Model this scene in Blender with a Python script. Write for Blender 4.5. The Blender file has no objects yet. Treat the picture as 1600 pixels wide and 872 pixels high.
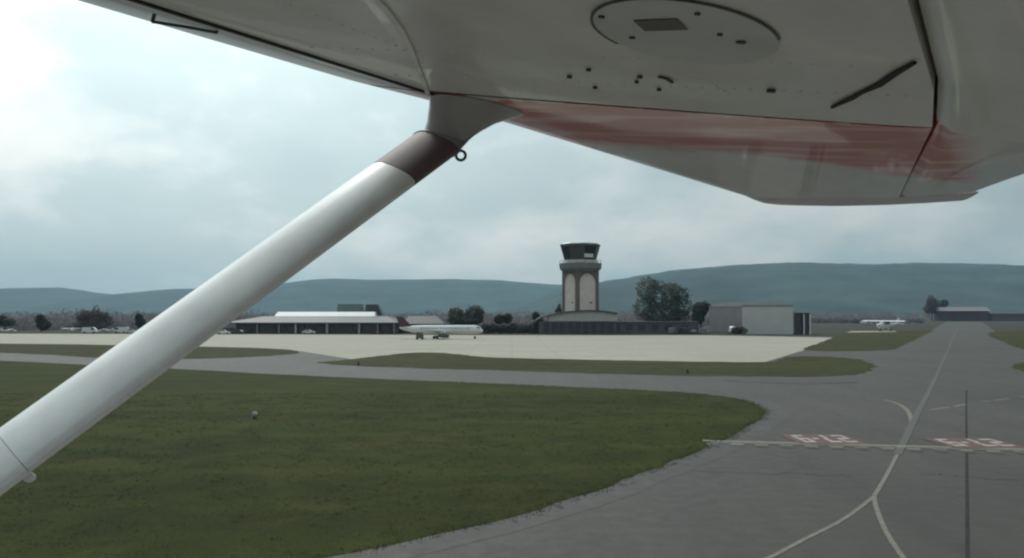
import bpy, math, random
from mathutils import Vector, Matrix, noise
random.seed(11)
R = math.radians
sc = bpy.context.scene
col = sc.collection

# ------------------------------------------------------------------ camera
FPX, PW, PH, HOR, CAMH = 1384.0, 1600, 872, 490.0, 7.0
PITCH = math.atan((HOR - PH / 2) / FPX)
cam = bpy.data.cameras.new('camera')
cam.sensor_width = 36.0
cam.lens = 36.0 * FPX / PW
cam.clip_start = 0.05
cam.clip_end = 40000
camo = bpy.data.objects.new('camera', cam)
camo.location = (0, 0, CAMH)
camo.rotation_euler = (math.pi / 2 + PITCH, 0, 0)
col.objects.link(camo)
sc.camera = camo

# ------------------------------------------------------------------ sky
SUN_AZ, SUN_EL = R(-24), R(45)        # azimuth from +Y, clockwise
sund = Vector((math.sin(SUN_AZ) * math.cos(SUN_EL), math.cos(SUN_AZ) * math.cos(SUN_EL), math.sin(SUN_EL)))
w = bpy.data.worlds.new('World')
sc.world = w
w.use_nodes = True
nt = w.node_tree
nt.nodes.clear()
N = nt.nodes.new
L = nt.links.new
def wmath(op, a, b=None, c=None):
    n = N('ShaderNodeMath'); n.operation = op
    for i, v in enumerate((a, b, c)):
        if v is None: continue
        if isinstance(v, (int, float)): n.inputs[i].default_value = v
        else: L(v, n.inputs[i])
    return n.outputs[0]
out = N('ShaderNodeOutputWorld')
sky = N('ShaderNodeTexSky'); sky.sky_type = 'NISHITA'; sky.sun_disc = False
sky.sun_elevation = SUN_EL; sky.sun_rotation = SUN_AZ
sky.air_density = 1.0; sky.dust_density = 3.0
bg1 = N('ShaderNodeBackground'); bg1.inputs[1].default_value = 0.10
L(sky.outputs[0], bg1.inputs[0])
tc = N('ShaderNodeTexCoord')
sep = N('ShaderNodeSeparateXYZ'); L(tc.outputs['Generated'], sep.inputs[0])
zz = wmath('ADD', wmath('MAXIMUM', sep.outputs[2], 0.0), 0.42)
cmb = N('ShaderNodeCombineXYZ')
L(wmath('DIVIDE', sep.outputs[0], zz), cmb.inputs[0]); L(wmath('DIVIDE', sep.outputs[1], zz), cmb.inputs[1])
def wnoise(scale, detail, rough, dist, off):
    m = N('ShaderNodeMapping'); L(cmb.outputs[0], m.inputs[0]); m.inputs['Location'].default_value = off
    n = N('ShaderNodeTexNoise'); L(m.outputs[0], n.inputs[0])
    n.inputs['Scale'].default_value = scale; n.inputs['Detail'].default_value = detail
    n.inputs['Roughness'].default_value = rough; n.inputs['Distortion'].default_value = dist
    return n.outputs[0]
n1 = wnoise(1.5, 9, 0.50, 0.15, (3.1, 1.7, 0.0))
n2 = wnoise(4.2, 8, 0.55, 0.2, (8.4, 5.2, 2.0))
mix12 = wmath('ADD', wmath('MULTIPLY', n1, 0.68), wmath('MULTIPLY', n2, 0.32))
vd = N('ShaderNodeVectorMath'); vd.operation = 'DOT_PRODUCT'
L(tc.outputs['Generated'], vd.inputs[0]); vd.inputs[1].default_value = sund
dt = wmath('MAXIMUM', vd.outputs['Value'], 0.0)
glow = wmath('POWER', dt, 7.0)
ramp = N('ShaderNodeValToRGB')
L(mix12, ramp.inputs[0])
cr = ramp.color_ramp
cr.elements[0].position = 0.36; cr.elements[0].color = (0.425, 0.53, 0.547, 1)
cr.elements[1].position = 0.62; cr.elements[1].color = (0.775, 0.80, 0.768, 1)
e = cr.elements.new(0.49); e.color = (0.488, 0.595, 0.60, 1)
glm = wmath('ADD', 0.78, wmath('MULTIPLY', glow, 3.0))
vm = N('ShaderNodeVectorMath'); vm.operation = 'SCALE'
L(ramp.outputs[0], vm.inputs[0]); L(glm, vm.inputs['Scale'])
bg2 = N('ShaderNodeBackground'); L(vm.outputs[0], bg2.inputs[0]); bg2.inputs[1].default_value = 1.0
mx = N('ShaderNodeMixShader'); mx.inputs[0].default_value = 0.93
L(bg1.outputs[0], mx.inputs[1]); L(bg2.outputs[0], mx.inputs[2]); L(mx.outputs[0], out.inputs[0])

# ------------------------------------------------------------------ sun, exposure
sl = bpy.data.lights.new('sun', 'SUN')
sl.energy = 1.3; sl.angle = R(12); sl.color = (1.0, 0.97, 0.91)
so = bpy.data.objects.new('sun', sl); col.objects.link(so)
so.rotation_euler = (-sund).to_track_quat('-Z', 'Y').to_euler()
so.location = (0, 0, 60)
sc.view_settings.view_transform = 'Standard'
sc.view_settings.look = 'None'
sc.view_settings.exposure = 0.0
sc.view_settings.gamma = 1.0
sc.view_settings.use_curve_mapping = False
sc.cycles.use_denoising = True
sc.cycles.filter_width = 2.3
sc.cycles.volume_bounces = 0
sc.cycles.max_bounces = 6

# ------------------------------------------------------------------ projection helpers (where the photograph's points lie in the place)
def ray(x, y):
    r, u = (x - PW / 2) / FPX, (PH / 2 - y) / FPX
    return Vector((r, math.cos(PITCH) - u * math.sin(PITCH), math.sin(PITCH) + u * math.cos(PITCH)))
def gp(x, y, z=0.0):                 # on the ground
    v = ray(x, y); t = (z - CAMH) / v.z
    return Vector((v.x * t, v.y * t, z))
def at(x, y, Y):                     # at depth Y
    v = ray(x, y); t = Y / v.y
    return Vector((v.x * t, Y, CAMH + v.z * t))
def gx(x, Y): return at(x, HOR, Y).x
def hz(y, Y): return at(800, y, Y).z

# ------------------------------------------------------------------ mesh builder
class MB:
    def __init__(s): s.v, s.f, s.m = [], [], []
    def add(s, vs, fs, mi=0):
        o = len(s.v); s.v += [tuple(v) for v in vs]
        for f in fs: s.f.append(tuple(i + o for i in f)); s.m.append(mi)
        return s
    def box(s, x0, x1, y0, y1, z0, z1, mi=0):
        return s.add([(x0,y0,z0),(x1,y0,z0),(x1,y1,z0),(x0,y1,z0),(x0,y0,z1),(x1,y0,z1),(x1,y1,z1),(x0,y1,z1)],
                     [(0,3,2,1),(4,5,6,7),(0,1,5,4),(1,2,6,5),(2,3,7,6),(3,0,4,7)], mi)
    def loft(s, rings, cap=True, mi=0, closed=True):
        n = len(rings[0]); vs = [p for r in rings for p in r]; fs = []
        for i in range(len(rings) - 1):
            for j in range(n if closed else n - 1):
                k = (j + 1) % n
                fs.append((i*n+j, i*n+k, (i+1)*n+k, (i+1)*n+j))
        if cap:
            fs.append(tuple(range(n))[::-1]); fs.append(tuple((len(rings)-1)*n + j for j in range(n)))
        return s.add(vs, fs, mi)
    def prism(s, poly, axis, a, b, mi=0):
        def P(p, t):
            return {'x': (t, p[0], p[1]), 'y': (p[0], t, p[1]), 'z': (p[0], p[1], t)}[axis]
        return s.loft([[P(p, a) for p in poly], [P(p, b) for p in poly]], True, mi)
    def tube(s, pts, r, n=8, mi=0):
        rings = []
        pts = [Vector(p) for p in pts]
        rr = r if isinstance(r, (list, tuple)) else [r] * len(pts)
        for i, p in enumerate(pts):
            d = (pts[min(i+1, len(pts)-1)] - pts[max(i-1, 0)]).normalized()
            a = d.orthogonal().normalized() if i == 0 else (a - d * a.dot(d)).normalized()
            b = d.cross(a)
            rings.append([p + (a * math.cos(t) + b * math.sin(t)) * rr[i] for t in [2*math.pi*k/n for k in range(n)]])
        return s.loft(rings, True, mi)
    def sheet(s, poly, z, mi=0):
        return s.add([(p[0], p[1], z) for p in poly], [tuple(range(len(poly)))], mi)
    def build(s, name, mats, parent=None, smooth=False, fix=True):
        me = bpy.data.meshes.new(name)
        me.from_pydata(s.v, [], s.f)
        for m in (mats if isinstance(mats, (list, tuple)) else [mats]): me.materials.append(m)
        if any(s.m): me.polygons.foreach_set('material_index', s.m)
        if fix:
            import bmesh
            bm = bmesh.new(); bm.from_mesh(me); bmesh.ops.recalc_face_normals(bm, faces=bm.faces[:]); bm.to_mesh(me); bm.free()
        if smooth: me.shade_smooth()
        if smooth == 'auto':
            me.set_sharp_from_angle(angle=R(40))
        o = bpy.data.objects.new(name, me); col.objects.link(o)
        if parent: o.parent = parent
        return o
def ell(cx, cy, cz, rx, ry, rz, nu=12, nv=8):
    rings = []
    for i in range(1, nv):
        t = math.pi * i / nv
        rings.append([(cx + rx*math.sin(t)*math.cos(p), cy + ry*math.sin(t)*math.sin(p), cz - rz*math.cos(t)) for p in [2*math.pi*k/nu for k in range(nu)]])
    return rings
def tag(o, label=None, cat=None, group=None, kind=None):
    if label: o['label'] = label
    if cat: o['category'] = cat
    if group: o['group'] = group
    if kind: o['kind'] = kind
    return o
def thing(name, loc, rz=0.0, label=None, cat=None, group=None):
    o = bpy.data.objects.new(name, None); col.objects.link(o)
    o.empty_display_size = 0.3
    o.location = loc; o.rotation_euler = (0, 0, rz)
    return tag(o, label, cat, group)
def kids(o): return [c for c in bpy.data.objects if c.parent == o]
def copy_tree(o, parent=None):
    c = o.copy(); col.objects.link(c)
    if parent: c.parent = parent
    for ch in kids(o): copy_tree(ch, c)
    return c

# ------------------------------------------------------------------ materials
def mat(name, base, rough=0.6, var=0.0, scale=1.0, var2=None, metal=0.0, bump=0.0, bscale=None, spec=0.5, coat=0.0, detail=6, alpha=None):
    m = bpy.data.materials.new(name); m.use_nodes = True
    t = m.node_tree; b = t.nodes['Principled BSDF']
    b.inputs['Roughness'].default_value = rough; b.inputs['Metallic'].default_value = metal
    b.inputs['Specular IOR Level'].default_value = spec
    b.inputs['Coat Weight'].default_value = coat
    c = tuple(base) + (1,)
    b.inputs['Base Color'].default_value = c
    if var or bump:
        tcn = t.nodes.new('ShaderNodeTexCoord')
        nn = t.nodes.new('ShaderNodeTexNoise'); t.links.new(tcn.outputs['Object'], nn.inputs[0])
        nn.inputs['Scale'].default_value = scale; nn.inputs['Detail'].default_value = detail; nn.inputs['Roughness'].default_value = 0.6
        if var:
            rp = t.nodes.new('ShaderNodeValToRGB'); t.links.new(nn.outputs[0], rp.inputs[0])
            rp.color_ramp.elements[0].position = 0.3; rp.color_ramp.elements[1].position = 0.7
            lo = tuple(x * (1 - var) for x in base); hi = tuple(var2) if var2 else tuple(min(1, x * (1 + var)) for x in base)
            rp.color_ramp.elements[0].color = lo + (1,); rp.color_ramp.elements[1].color = hi + (1,)
            t.links.new(rp.outputs[0], b.inputs['Base Color'])
        if bump:
            n3 = t.nodes.new('ShaderNodeTexNoise'); t.links.new(tcn.outputs['Object'], n3.inputs[0])
            n3.inputs['Scale'].default_value = bscale or scale * 6; n3.inputs['Detail'].default_value = 5
            bp = t.nodes.new('ShaderNodeBump'); bp.inputs['Strength'].default_value = bump; bp.inputs['Distance'].default_value = 0.05
            t.links.new(n3.outputs[0], bp.inputs['Height']); t.links.new(bp.outputs[0], b.inputs['Normal'])
    return m
class G:                              # small node-graph helper for surfaces of several layers
    def __init__(s, m): s.t = m.node_tree; s.b = s.t.nodes['Principled BSDF']; s.tc = s.t.nodes.new('ShaderNodeTexCoord').outputs['Object']
    def noise(s, scale, detail=6, rough=0.6, stretch=(1,1,1), rot=0.0, dist=0.0, out=0):
        mp = s.t.nodes.new('ShaderNodeMapping'); s.t.links.new(s.tc, mp.inputs[0])
        mp.inputs['Scale'].default_value = stretch; mp.inputs['Rotation'].default_value = (0, 0, rot)
        n = s.t.nodes.new('ShaderNodeTexNoise'); s.t.links.new(mp.outputs[0], n.inputs[0])
        n.inputs['Scale'].default_value = scale; n.inputs['Detail'].default_value = detail
        n.inputs['Roughness'].default_value = rough; n.inputs['Distortion'].default_value = dist
        return n.outputs[out]
    def ramp(s, v, stops):
        r = s.t.nodes.new('ShaderNodeValToRGB'); s.t.links.new(v, r.inputs[0])
        while len(r.color_ramp.elements) < len(stops): r.color_ramp.elements.new(0.5)
        for el, (p, c) in zip(r.color_ramp.elements, stops):
            el.position = p; el.color = (c, c, c, 1) if isinstance(c, (int, float)) else tuple(c) + (1,)
        return r.outputs[0]
    def mix(s, f, a, b, mode='MIX'):
        n = s.t.nodes.new('ShaderNodeMix'); n.data_type = 'RGBA'; n.blend_type = mode
        for i, v in ((0, f), (6, a), (7, b)):
            if isinstance(v, (int, float)): n.inputs[i].default_value = v
            elif isinstance(v, (tuple, list)): n.inputs[i].default_value = tuple(v) + (1,)
            else: s.t.links.new(v, n.inputs[i])
        return n.outputs[2]
    def sepx(s):
        n = s.t.nodes.new('ShaderNodeSeparateXYZ'); s.t.links.new(s.tc, n.inputs[0]); return n.outputs
    def math(s, op, a, b=0.0):
        n = s.t.nodes.new('ShaderNodeMath'); n.operation = op
        for i, v in ((0, a), (1, b)):
            if isinstance(v, (int, float)): n.inputs[i].default_value = v
            else: s.t.links.new(v, n.inputs[i])
        return n.outputs[0]
    def color(s, v): s.t.links.new(v, s.b.inputs['Base Color'])
    def rough(s, v): s.t.links.new(v, s.b.inputs['Roughness'])
    def bump(s, v, st=0.3, d=0.05):
        n = s.t.nodes.new('ShaderNodeBump'); n.inputs['Strength'].default_value = st; n.inputs['Distance'].default_value = d
        s.t.links.new(v, n.inputs['Height']); s.t.links.new(n.outputs[0], s.b.inputs['Normal'])

def grass_mat(name, a, b, c):
    m = mat(name, a, 0.95, spec=0.1); g = G(m)
    big = g.noise(0.045, 6, 0.62, dist=0.8); mid = g.noise(0.35, 7, 0.65, dist=0.4); fine = g.noise(7.0, 6, 0.75); swath = g.noise(0.22, 3, 0.5, (0.05, 1.0, 1), R(-12)); dry = g.noise(0.12, 7, 0.7, (1, 1.6, 1), 0.4)
    k = g.mix(g.ramp(big, [(0.36, 0.0), (0.64, 1.0)]), a, b)
    k = g.mix(0.55, k, g.ramp(swath, [(0.38, 0.72), (0.62, 1.25)]), 'MULTIPLY')
    k = g.mix(g.ramp(dry, [(0.52, 0.0), (0.72, 0.85)]), k, c)
    k = g.mix(0.7, k, g.ramp(mid, [(0.3, 0.62), (0.7, 1.35)]), 'MULTIPLY')
    k = g.mix(1.0, k, g.ramp(fine, [(0.25, 0.5), (0.75, 1.5)]), 'MULTIPLY')
    g.color(k); g.bump(fine, 0.8, 0.10)
    return m
M = {}
M['grass'] = grass_mat('grass', (0.033, 0.041, 0.0085), (0.046, 0.051, 0.011), (0.062, 0.051, 0.017))
M['verge'] = grass_mat('verge_grass', (0.046, 0.047, 0.016), (0.058, 0.056, 0.021), (0.062, 0.053, 0.025))
M['field'] = grass_mat('dry_field', (0.058, 0.054, 0.043), (0.073, 0.068, 0.056), (0.054, 0.05, 0.038))
def asphalt_mat(name, v, tint):
    m = mat(name, (v, v, v), 0.75, spec=0.35); g = G(m)
    big = g.noise(0.05, 5, 0.6, dist=0.5); stk = g.noise(0.35, 5, 0.6, (1.0, 0.06, 1), R(-14)); fine = g.noise(12, 5, 0.7); sp = g.noise(1.3, 6, 0.7)
    k = g.ramp(big, [(0.3, tuple(v*0.82*t for t in tint)), (0.7, tuple(v*1.16*t for t in tint))])
    k = g.mix(0.5, k, g.ramp(stk, [(0.3, 0.72), (0.7, 1.25)]), 'MULTIPLY')
    k = g.mix(0.5, k, g.ramp(sp, [(0.3, 0.75), (0.7, 1.25)]), 'MULTIPLY')
    k = g.mix(0.6, k, g.ramp(fine, [(0.25, 0.6), (0.75, 1.4)]), 'MULTIPLY')
    g.color(k); g.bump(fine, 0.35, 0.02); g.rough(g.ramp(sp, [(0.3, 0.62), (0.7, 0.85)]))
    return m
M['asphalt'] = asphalt_mat('asphalt', 0.049, (1.13, 0.97, 0.86))
M['shoulder'] = asphalt_mat('worn_asphalt', 0.056, (1.11, 0.97, 0.89))
m = mat('concrete', (0.36, 0.345, 0.30), 0.85, spec=0.3); g = G(m)
k = g.ramp(g.noise(0.04, 5, 0.6, (1, 2.5, 1)), [(0.3, (0.345, 0.32, 0.258)), (0.7, (0.415, 0.38, 0.308))])
k = g.mix(0.5, k, g.ramp(g.noise(0.6, 6, 0.7), [(0.3, 0.8), (0.7, 1.2)]), 'MULTIPLY')
br = g.t.nodes.new('ShaderNodeTexBrick'); g.t.links.new(g.tc, br.inputs[0])
br.inputs['Scale'].default_value = 1.0; br.inputs['Brick Width'].default_value = 7.5; br.inputs['Row Height'].default_value = 7.5
br.inputs['Mortar Size'].default_value = 0.05; br.offset = 0.0
br.inputs['Color1'].default_value = (1, 1, 1, 1); br.inputs['Color2'].default_value = (0.93, 0.93, 0.93, 1); br.inputs['Mortar'].default_value = (0.6, 0.6, 0.6, 1)
k = g.mix(0.8, k, br.outputs[0], 'MULTIPLY'); g.color(k)
M['concrete'] = m
def paint_mark(name, c, wear_or_sheen):
    m = mat(name, c, 0.7, spec=0.3); g = G(m)
    k = g.mix(g.ramp(g.noise(3.0, 7, 0.75), [(0.35, wear_or_sheen), (0.62, 0.05)]), c, (0.055, 0.053, 0.05)); g.color(k)
    return m
M['yellow_mark'] = paint_mark('faded_yellow_paint', (0.22, 0.205, 0.165), 0.6)
M['faint_mark'] = paint_mark('worn_out_yellow_paint', (0.115, 0.108, 0.096), 0.8)
M['white_mark'] = paint_mark('white_road_paint', (0.50, 0.44, 0.42), 0.5)
M['red_mark'] = paint_mark('red_road_paint', (0.17, 0.068, 0.062), 0.85)
M['tar'] = mat('crack_tar', (0.042, 0.0395, 0.037), 0.95, 0.3, 0.8, spec=0.1)
M['crack'] = mat('old_crack_sealant', (0.042, 0.039, 0.036), 0.95, 0.3, 0.8, spec=0.1)
M['hill'] = mat('forest_hill', (0.030, 0.046, 0.038), 0.95, 0.85, 0.0045, detail=12, spec=0.1)
def leaf(name, c, v=0.5):
    m = mat(name, c, 0.8, v, 0.22, spec=0.15, detail=4)
    t = m.node_tree; b = t.nodes['Principled BSDF']; o_ = t.nodes['Material Output']
    tr = t.nodes.new('ShaderNodeBsdfTranslucent'); mxs = t.nodes.new('ShaderNodeMixShader'); mxs.inputs[0].default_value = 0.5
    t.links.new(b.inputs['Base Color'].links[0].from_socket, tr.inputs[0])
    t.links.new(b.outputs[0], mxs.inputs[1]); t.links.new(tr.outputs[0], mxs.inputs[2]); t.links.new(mxs.outputs[0], o_.inputs[0]); return m
M['tuft'] = leaf('grass_blades', (0.058, 0.066, 0.019), 0.3)
M['leaf_dark'] = leaf('dark_foliage', (0.112, 0.120, 0.098))
M['leaf_green'] = leaf('green_foliage', (0.105, 0.118, 0.086))
M['leaf_brown'] = leaf('russet_foliage', (0.17, 0.135, 0.135))
M['leaf_pine'] = leaf('conifer_needles', (0.085, 0.10, 0.09))
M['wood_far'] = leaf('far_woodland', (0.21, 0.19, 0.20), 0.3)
M['bark'] = mat('bark', (0.07, 0.055, 0.042), 0.9, 0.4, 2.0, bump=0.4)

# ================================================================== SETTING
# ---- ground
def struct(o, kind='structure'): o['kind'] = kind; return o
gb = MB(); gb.sheet([(-9000, -2000), (9000, -2000), (9000, 9000), (-9000, 9000)], 0.0)
struct(gb.build('ground', M['field'], fix=False))

def smooth_poly(pts, step, jit=0.0, closed=True, seed=0):
    """resample an outline and roughen it a little"""
    rnd = random.Random(seed); res = []
    n = len(pts)
    for i in range(n if closed else n - 1):
        p0, p1, p2, p3 = [Vector((pts[j % n][0], pts[j % n][1])) if closed else Vector((pts[min(max(j, 0), n-1)][0], pts[min(max(j, 0), n-1)][1])) for j in (i-1, i, i+1, i+2)]
        d = (p2 - p1).length; m = max(1, min(160, int(d / step)))
        for q in range(m):
            t = q / m
            a = 0.5 * ((2*p1) + (p2 - p0) * t + (2*p0 - 5*p1 + 4*p2 - p3) * t*t + (3*p1 - p0 - 3*p2 + p3) * t**3)
            nn = Vector((p2.y - p1.y, p1.x - p2.x)).normalized()
            j = noise.noise(Vector((a.x * 0.35, a.y * 0.35, seed))) * jit + noise.noise(Vector((a.x * 1.9, a.y * 1.9, seed + 5))) * jit * 0.5
            res.append(a + nn * j)
    if not closed: res.append(Vector((pts[-1][0], pts[-1][1])))
    return res
def tri_sheet(poly, z, name, m):
    from mathutils.geometry import tessellate_polygon
    tr = tessellate_polygon([[Vector((p[0], p[1], 0)) for p in poly]])
    b = MB(); b.add([(p[0], p[1], z) for p in poly], [tuple(t) for t in tr])
    me = bpy.data.meshes.new(name); me.from_pydata(b.v, [], b.f); me.materials.append(m)
    import bmesh
    bm = bmesh.new(); bm.from_mesh(me)
    for f in bm.faces:
        f.normal_update()
        if f.normal.z < 0: f.normal_flip()
    bm.to_mesh(me); bm.free()
    o = bpy.data.objects.new(name, me); col.objects.link(o); return o
def G2(pts): return [gp(x, y).xy for x, y in pts]

# asphalt: runway side, taxiway crossing and the far taxiway as one paved sheet
pave = [(-420, -80), (330, -80), (330, 60)] + [tuple(p) for p in G2([(1900, 590), (1700, 582), (1600, 545), (1560, 521), (1534, 503)])] \
     + [tuple(p) for p in G2([(1478, 503), (1455, 517), (1400, 544), (1330, 549), (1262, 546)])] + [tuple(gp(1150, 552).xy), tuple(gp(700, 545).xy), tuple(gp(0, 533).xy), (-420, 190)]
paving = struct(tri_sheet(pave, 0.012, 'taxiway', M['asphalt']))
# unseen runway the aircraft flies along, added pale to bounce light under the wing
rd = Vector((-0.97, 0.25)).normalized(); rn = Vector((0.25, 0.97)).normalized()
rq = [rd * a + rn * c for a, c in ((-420, -26), (420, -26), (420, 20.2), (-420, 20.2))]
M['runway'] = mat('runway_concrete', (0.135, 0.122, 0.108), 0.85, 0.18, 0.12)
rwy = struct(tri_sheet([tuple(p) for p in rq], 0.040, 'runway', M['runway']))
M['runway_mark'] = mat('white_runway_paint', (0.5, 0.5, 0.48), 0.7, 0.15, 2.0)
for c0, c1, nm in ((18.4, 19.3, 'edge_stripe'), (-24.9, -24.0, 'edge_stripe')):
    b = MB(); b.sheet([rd * a + rn * c for a, c in ((-420, c0), (420, c0), (420, c1), (-420, c1))], 0.046); b.build(nm, M['runway_mark'], rwy, fix=False)
for i in range(-6, 7):
    a0 = i * 60.0
    b = MB(); b.sheet([rd * a + rn * c for a, c in ((a0, -3.4), (a0 + 36, -3.4), (a0 + 36, -2.5), (a0, -2.5))], 0.046); b.build('centreline_stripe', M['runway_mark'], rwy, fix=False)
# concrete apron
apron = G2([(-500, 521.5), (0, 521.5), (400, 522.5), (800, 524), (1100, 524), (1304, 527.5), (1262, 545.5), (1195, 566), (980, 571), (700, 566), (560, 563), (470, 549), (330, 543), (120, 538), (0, 537), (-500, 531)])
struct(tri_sheet(apron, 0.020, 'apron', M['concrete']))
# grass islands
isl = {
 'near': [(-900, 545), (-300, 553), (0, 564), (150, 571), (300, 578), (430, 585), (700, 597), (1000, 610), (1110, 618), (1165, 627), (1195, 643), (1180, 660), (1110, 697), (1000, 741), (850, 795), (700, 833), (560, 862), (440, 884), (250, 930), (0, 1000), (-500, 1100), (-900, 900)],
 'far': [(497, 567), (530, 563.5), (556, 560.5), (600, 555.5), (642, 551.5), (695, 551.8), (760, 558), (900, 562), (1080, 565), (1195, 566), (1215, 562), (1237, 557.5), (1290, 557.5), (1335, 561), (1357, 567), (1367, 572.5), (1350, 583), (1301, 587.8), (1200, 588.5), (1080, 587.5), (900, 583), (780, 579), (640, 575), (556, 572)],
 'left': [(-900, 531), (-300, 533), (0, 537), (160, 539), (320, 542), (420, 544.5), (466, 548.5), (450, 554), (340, 560), (170, 560), (0, 551.5), (-400, 543), (-900, 540)],
 'right': [(1256, 547), (1285, 534), (1310, 524), (1335, 519.5), (1380, 518.7), (1455, 516.5), (1445, 523), (1432, 530), (1405, 542), (1392, 546.5), (1330, 549)],
 'side': [(1545, 521.5), (1600, 517), (1900, 514), (1900, 560), (1700, 560), (1600, 545.5), (1572, 536)],
 'corner': [(1584, 572), (1600, 567), (1700, 566), (1900, 570), (1900, 590), (1700, 586), (1600, 581)],
}
for i, (kname, pts) in enumerate(isl.items()):
    P = smooth_poly(G2(pts), 1.2 if kname in ('near', 'far') else 3.0, 0.28 if kname == 'near' else 0.8, True, i)
    o = struct(tri_sheet(P, 0.030, 'grass_field' if kname == 'near' else 'grass_verge', M['grass'] if kname == 'near' else M['verge']))
rndt = random.Random(77); tb = MB()
def tuft(x, y, sz):
    for _ in range(5):
        an = rndt.uniform(0, 6.283); l = sz * rndt.uniform(.6, 1.3); w_ = sz * .16; dx, dy = math.cos(an), math.sin(an)
        i0 = len(tb.v); ox, oy = x + rndt.uniform(-.1, .1), y + rndt.uniform(-.1, .1)
        tb.v += [(ox - dy*w_, oy + dx*w_, .02), (ox + dy*w_, oy - dx*w_, .02), (ox + dx*l*.6, oy + dy*l*.6, .03 + l)]; tb.f.append((i0, i0+1, i0+2)); tb.m.append(0)
ed = smooth_poly(G2([(700, 597), (1000, 610), (1110, 618), (1165, 627), (1195, 643), (1180, 660), (1110, 697), (1000, 741), (850, 795), (700, 833), (560, 862), (440, 884)]), .25, .28, False, 0)
for p_ in ed:
    for _ in range(5): tuft(p_.x + rndt.gauss(0, .25), p_.y + rndt.gauss(0, .25), rndt.uniform(.03, .08))
fieldp = G2(isl['near'])
def inside(x, y):
    c_ = False; j = len(fieldp) - 1
    for i in range(len(fieldp)):
        a_, b2 = fieldp[i], fieldp[j]
        if (a_.y > y) != (b2.y > y) and x < (b2.x - a_.x) * (y - a_.y) / (b2.y - a_.y) + a_.x: c_ = not c_
        j = i
    return c_
for _ in range(42000):                # over the nearer part of the field
    x_, y_ = rndt.uniform(-45, 16), rndt.uniform(22, 78)
    if abs(x_) > y_ * .62 or noise.noise(Vector((x_ * .5, y_ * .5, 3))) < -.1 or not inside(x_, y_): continue
    tuft(x_, y_, rndt.uniform(.03, .075))
tag(tb.build('grass_tufts', M['tuft'], fix=False), 'short rough grass standing in the big field', 'grass', kind='stuff')
# pale worn shoulder along the big field's pavement side
edge = smooth_poly(G2([(1000, 610), (1110, 618), (1165, 627), (1195, 643), (1180, 660), (1110, 697), (1000, 741), (850, 795), (700, 833), (560, 862), (440, 884), (250, 930)]), 1.5, 0.3, False, 3)
sb = MB(); ring = []
for i, p in enumerate(edge):
    d = (edge[min(i+1, len(edge)-1)] - edge[max(i-1, 0)]).normalized(); n = Vector((-d.y, d.x))
    wd = 1.5 + 0.5 * noise.noise(Vector((p.x*0.1, p.y*0.1, 0))); wd *= min(1.0, i / 10.0 + 0.1)
    ring.append([(p.x - n.x*(-wd), p.y - n.y*(-wd), 0.018), (p.x - n.x*0.8, p.y - n.y*0.8, 0.018)])
sb.loft(ring, cap=False, closed=False)
o = sb.build('shoulder_strip', M['shoulder'], paving, fix=False)

# painted markings, parts of the taxiway
def stripe(pts, wid, name, m, z=0.024, closed=False, taper=None):
    P = smooth_poly(pts, 0.8, 0.0, False); b = MB(); rg = []
    for i, p in enumerate(P):
        d = (P[min(i+1, len(P)-1)] - P[max(i-1, 0)]).normalized(); n = Vector((-d.y, d.x))
        ww = wid if taper is None else wid + (taper - wid) * i / (len(P)-1)
        rg.append([(p.x + n.x*ww/2, p.y + n.y*ww/2, z), (p.x - n.x*ww/2, p.y - n.y*ww/2, z)])
    b.loft(rg, cap=False, closed=False)
    return b.build(name, m, paving, fix=False)
stripe(G2([(1150, 895), (1205, 871), (1260, 842), (1310, 817), (1345, 793), (1366, 776)]), 0.17, 'centreline_marking', M['yellow_mark'])
stripe(G2([(1425, 892), (1410, 871), (1388, 838), (1374, 808), (1367, 786), (1366, 776)]), 0.17, 'centreline_marking', M['yellow_mark'], z=0.027)
stripe(G2([(1366, 776), (1385, 744), (1402, 711)]), 0.18, 'centreline_marking', M['yellow_mark'], z=0.030)
stripe(G2([(1402, 711), (1420, 675), (1437, 640), (1450, 615), (1462, 590)]), 0.40, 'centreline_marking', M['faint_mark'], z=0.033)
stripe(G2([(1462, 590), (1472, 567), (1482, 545), (1490, 525), (1497, 510)]), 0.30, 'centreline_marking', M['faint_mark'])
stripe(G2([(1382, 625), (1402, 631), (1416, 640), (1424, 655), (1425, 668)]), 0.3, 'curve_marking', M['yellow_mark'], z=0.027)
for a, b in (((1452, 641), (1484, 636.5)), ((1490, 636), (1508, 632)), ((1530, 628), (1548, 627)), ((1554, 626), (1578, 623)), ((1594, 620.5), (1640, 616))):
    stripe(G2([a, b]), 0.32, 'dash_marking', M['yellow_mark'])
hA, hB = gp(1098, 691).xy, gp(1640, 706).xy
hd = (hB - hA).normalized(); hn = Vector((-hd.y, hd.x)); HL = (hB - hA).length
def hbar(u0, u1, v0, v1, name, m, z=0.0348):
    b = MB(); b.sheet([hA + hd*u0 + hn*v0, hA + hd*u1 + hn*v0, hA + hd*u1 + hn*v1, hA + hd*u0 + hn*v1], z); return b.build(name, m, paving, fix=False)
M['hold_mark'] = paint_mark('hold_line_paint', (0.30, 0.28, 0.23), 0.5)
hbar(0, HL, 0.25, 0.66, 'hold_line', M['hold_mark']); hbar(0.4, HL, -0.28, 0.08, 'hold_line', M['yellow_mark'])
u = 0.2; k = 0
while u < HL:
    hbar(u, u + 0.66, -0.78, -0.42, 'hold_dash', M['hold_mark' if k % 3 else 'yellow_mark']); hbar(u + 0.02, u + 0.64, -1.35, -1.0, 'hold_dash', M['faint_mark']); u += 1.26; k += 1
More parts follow.
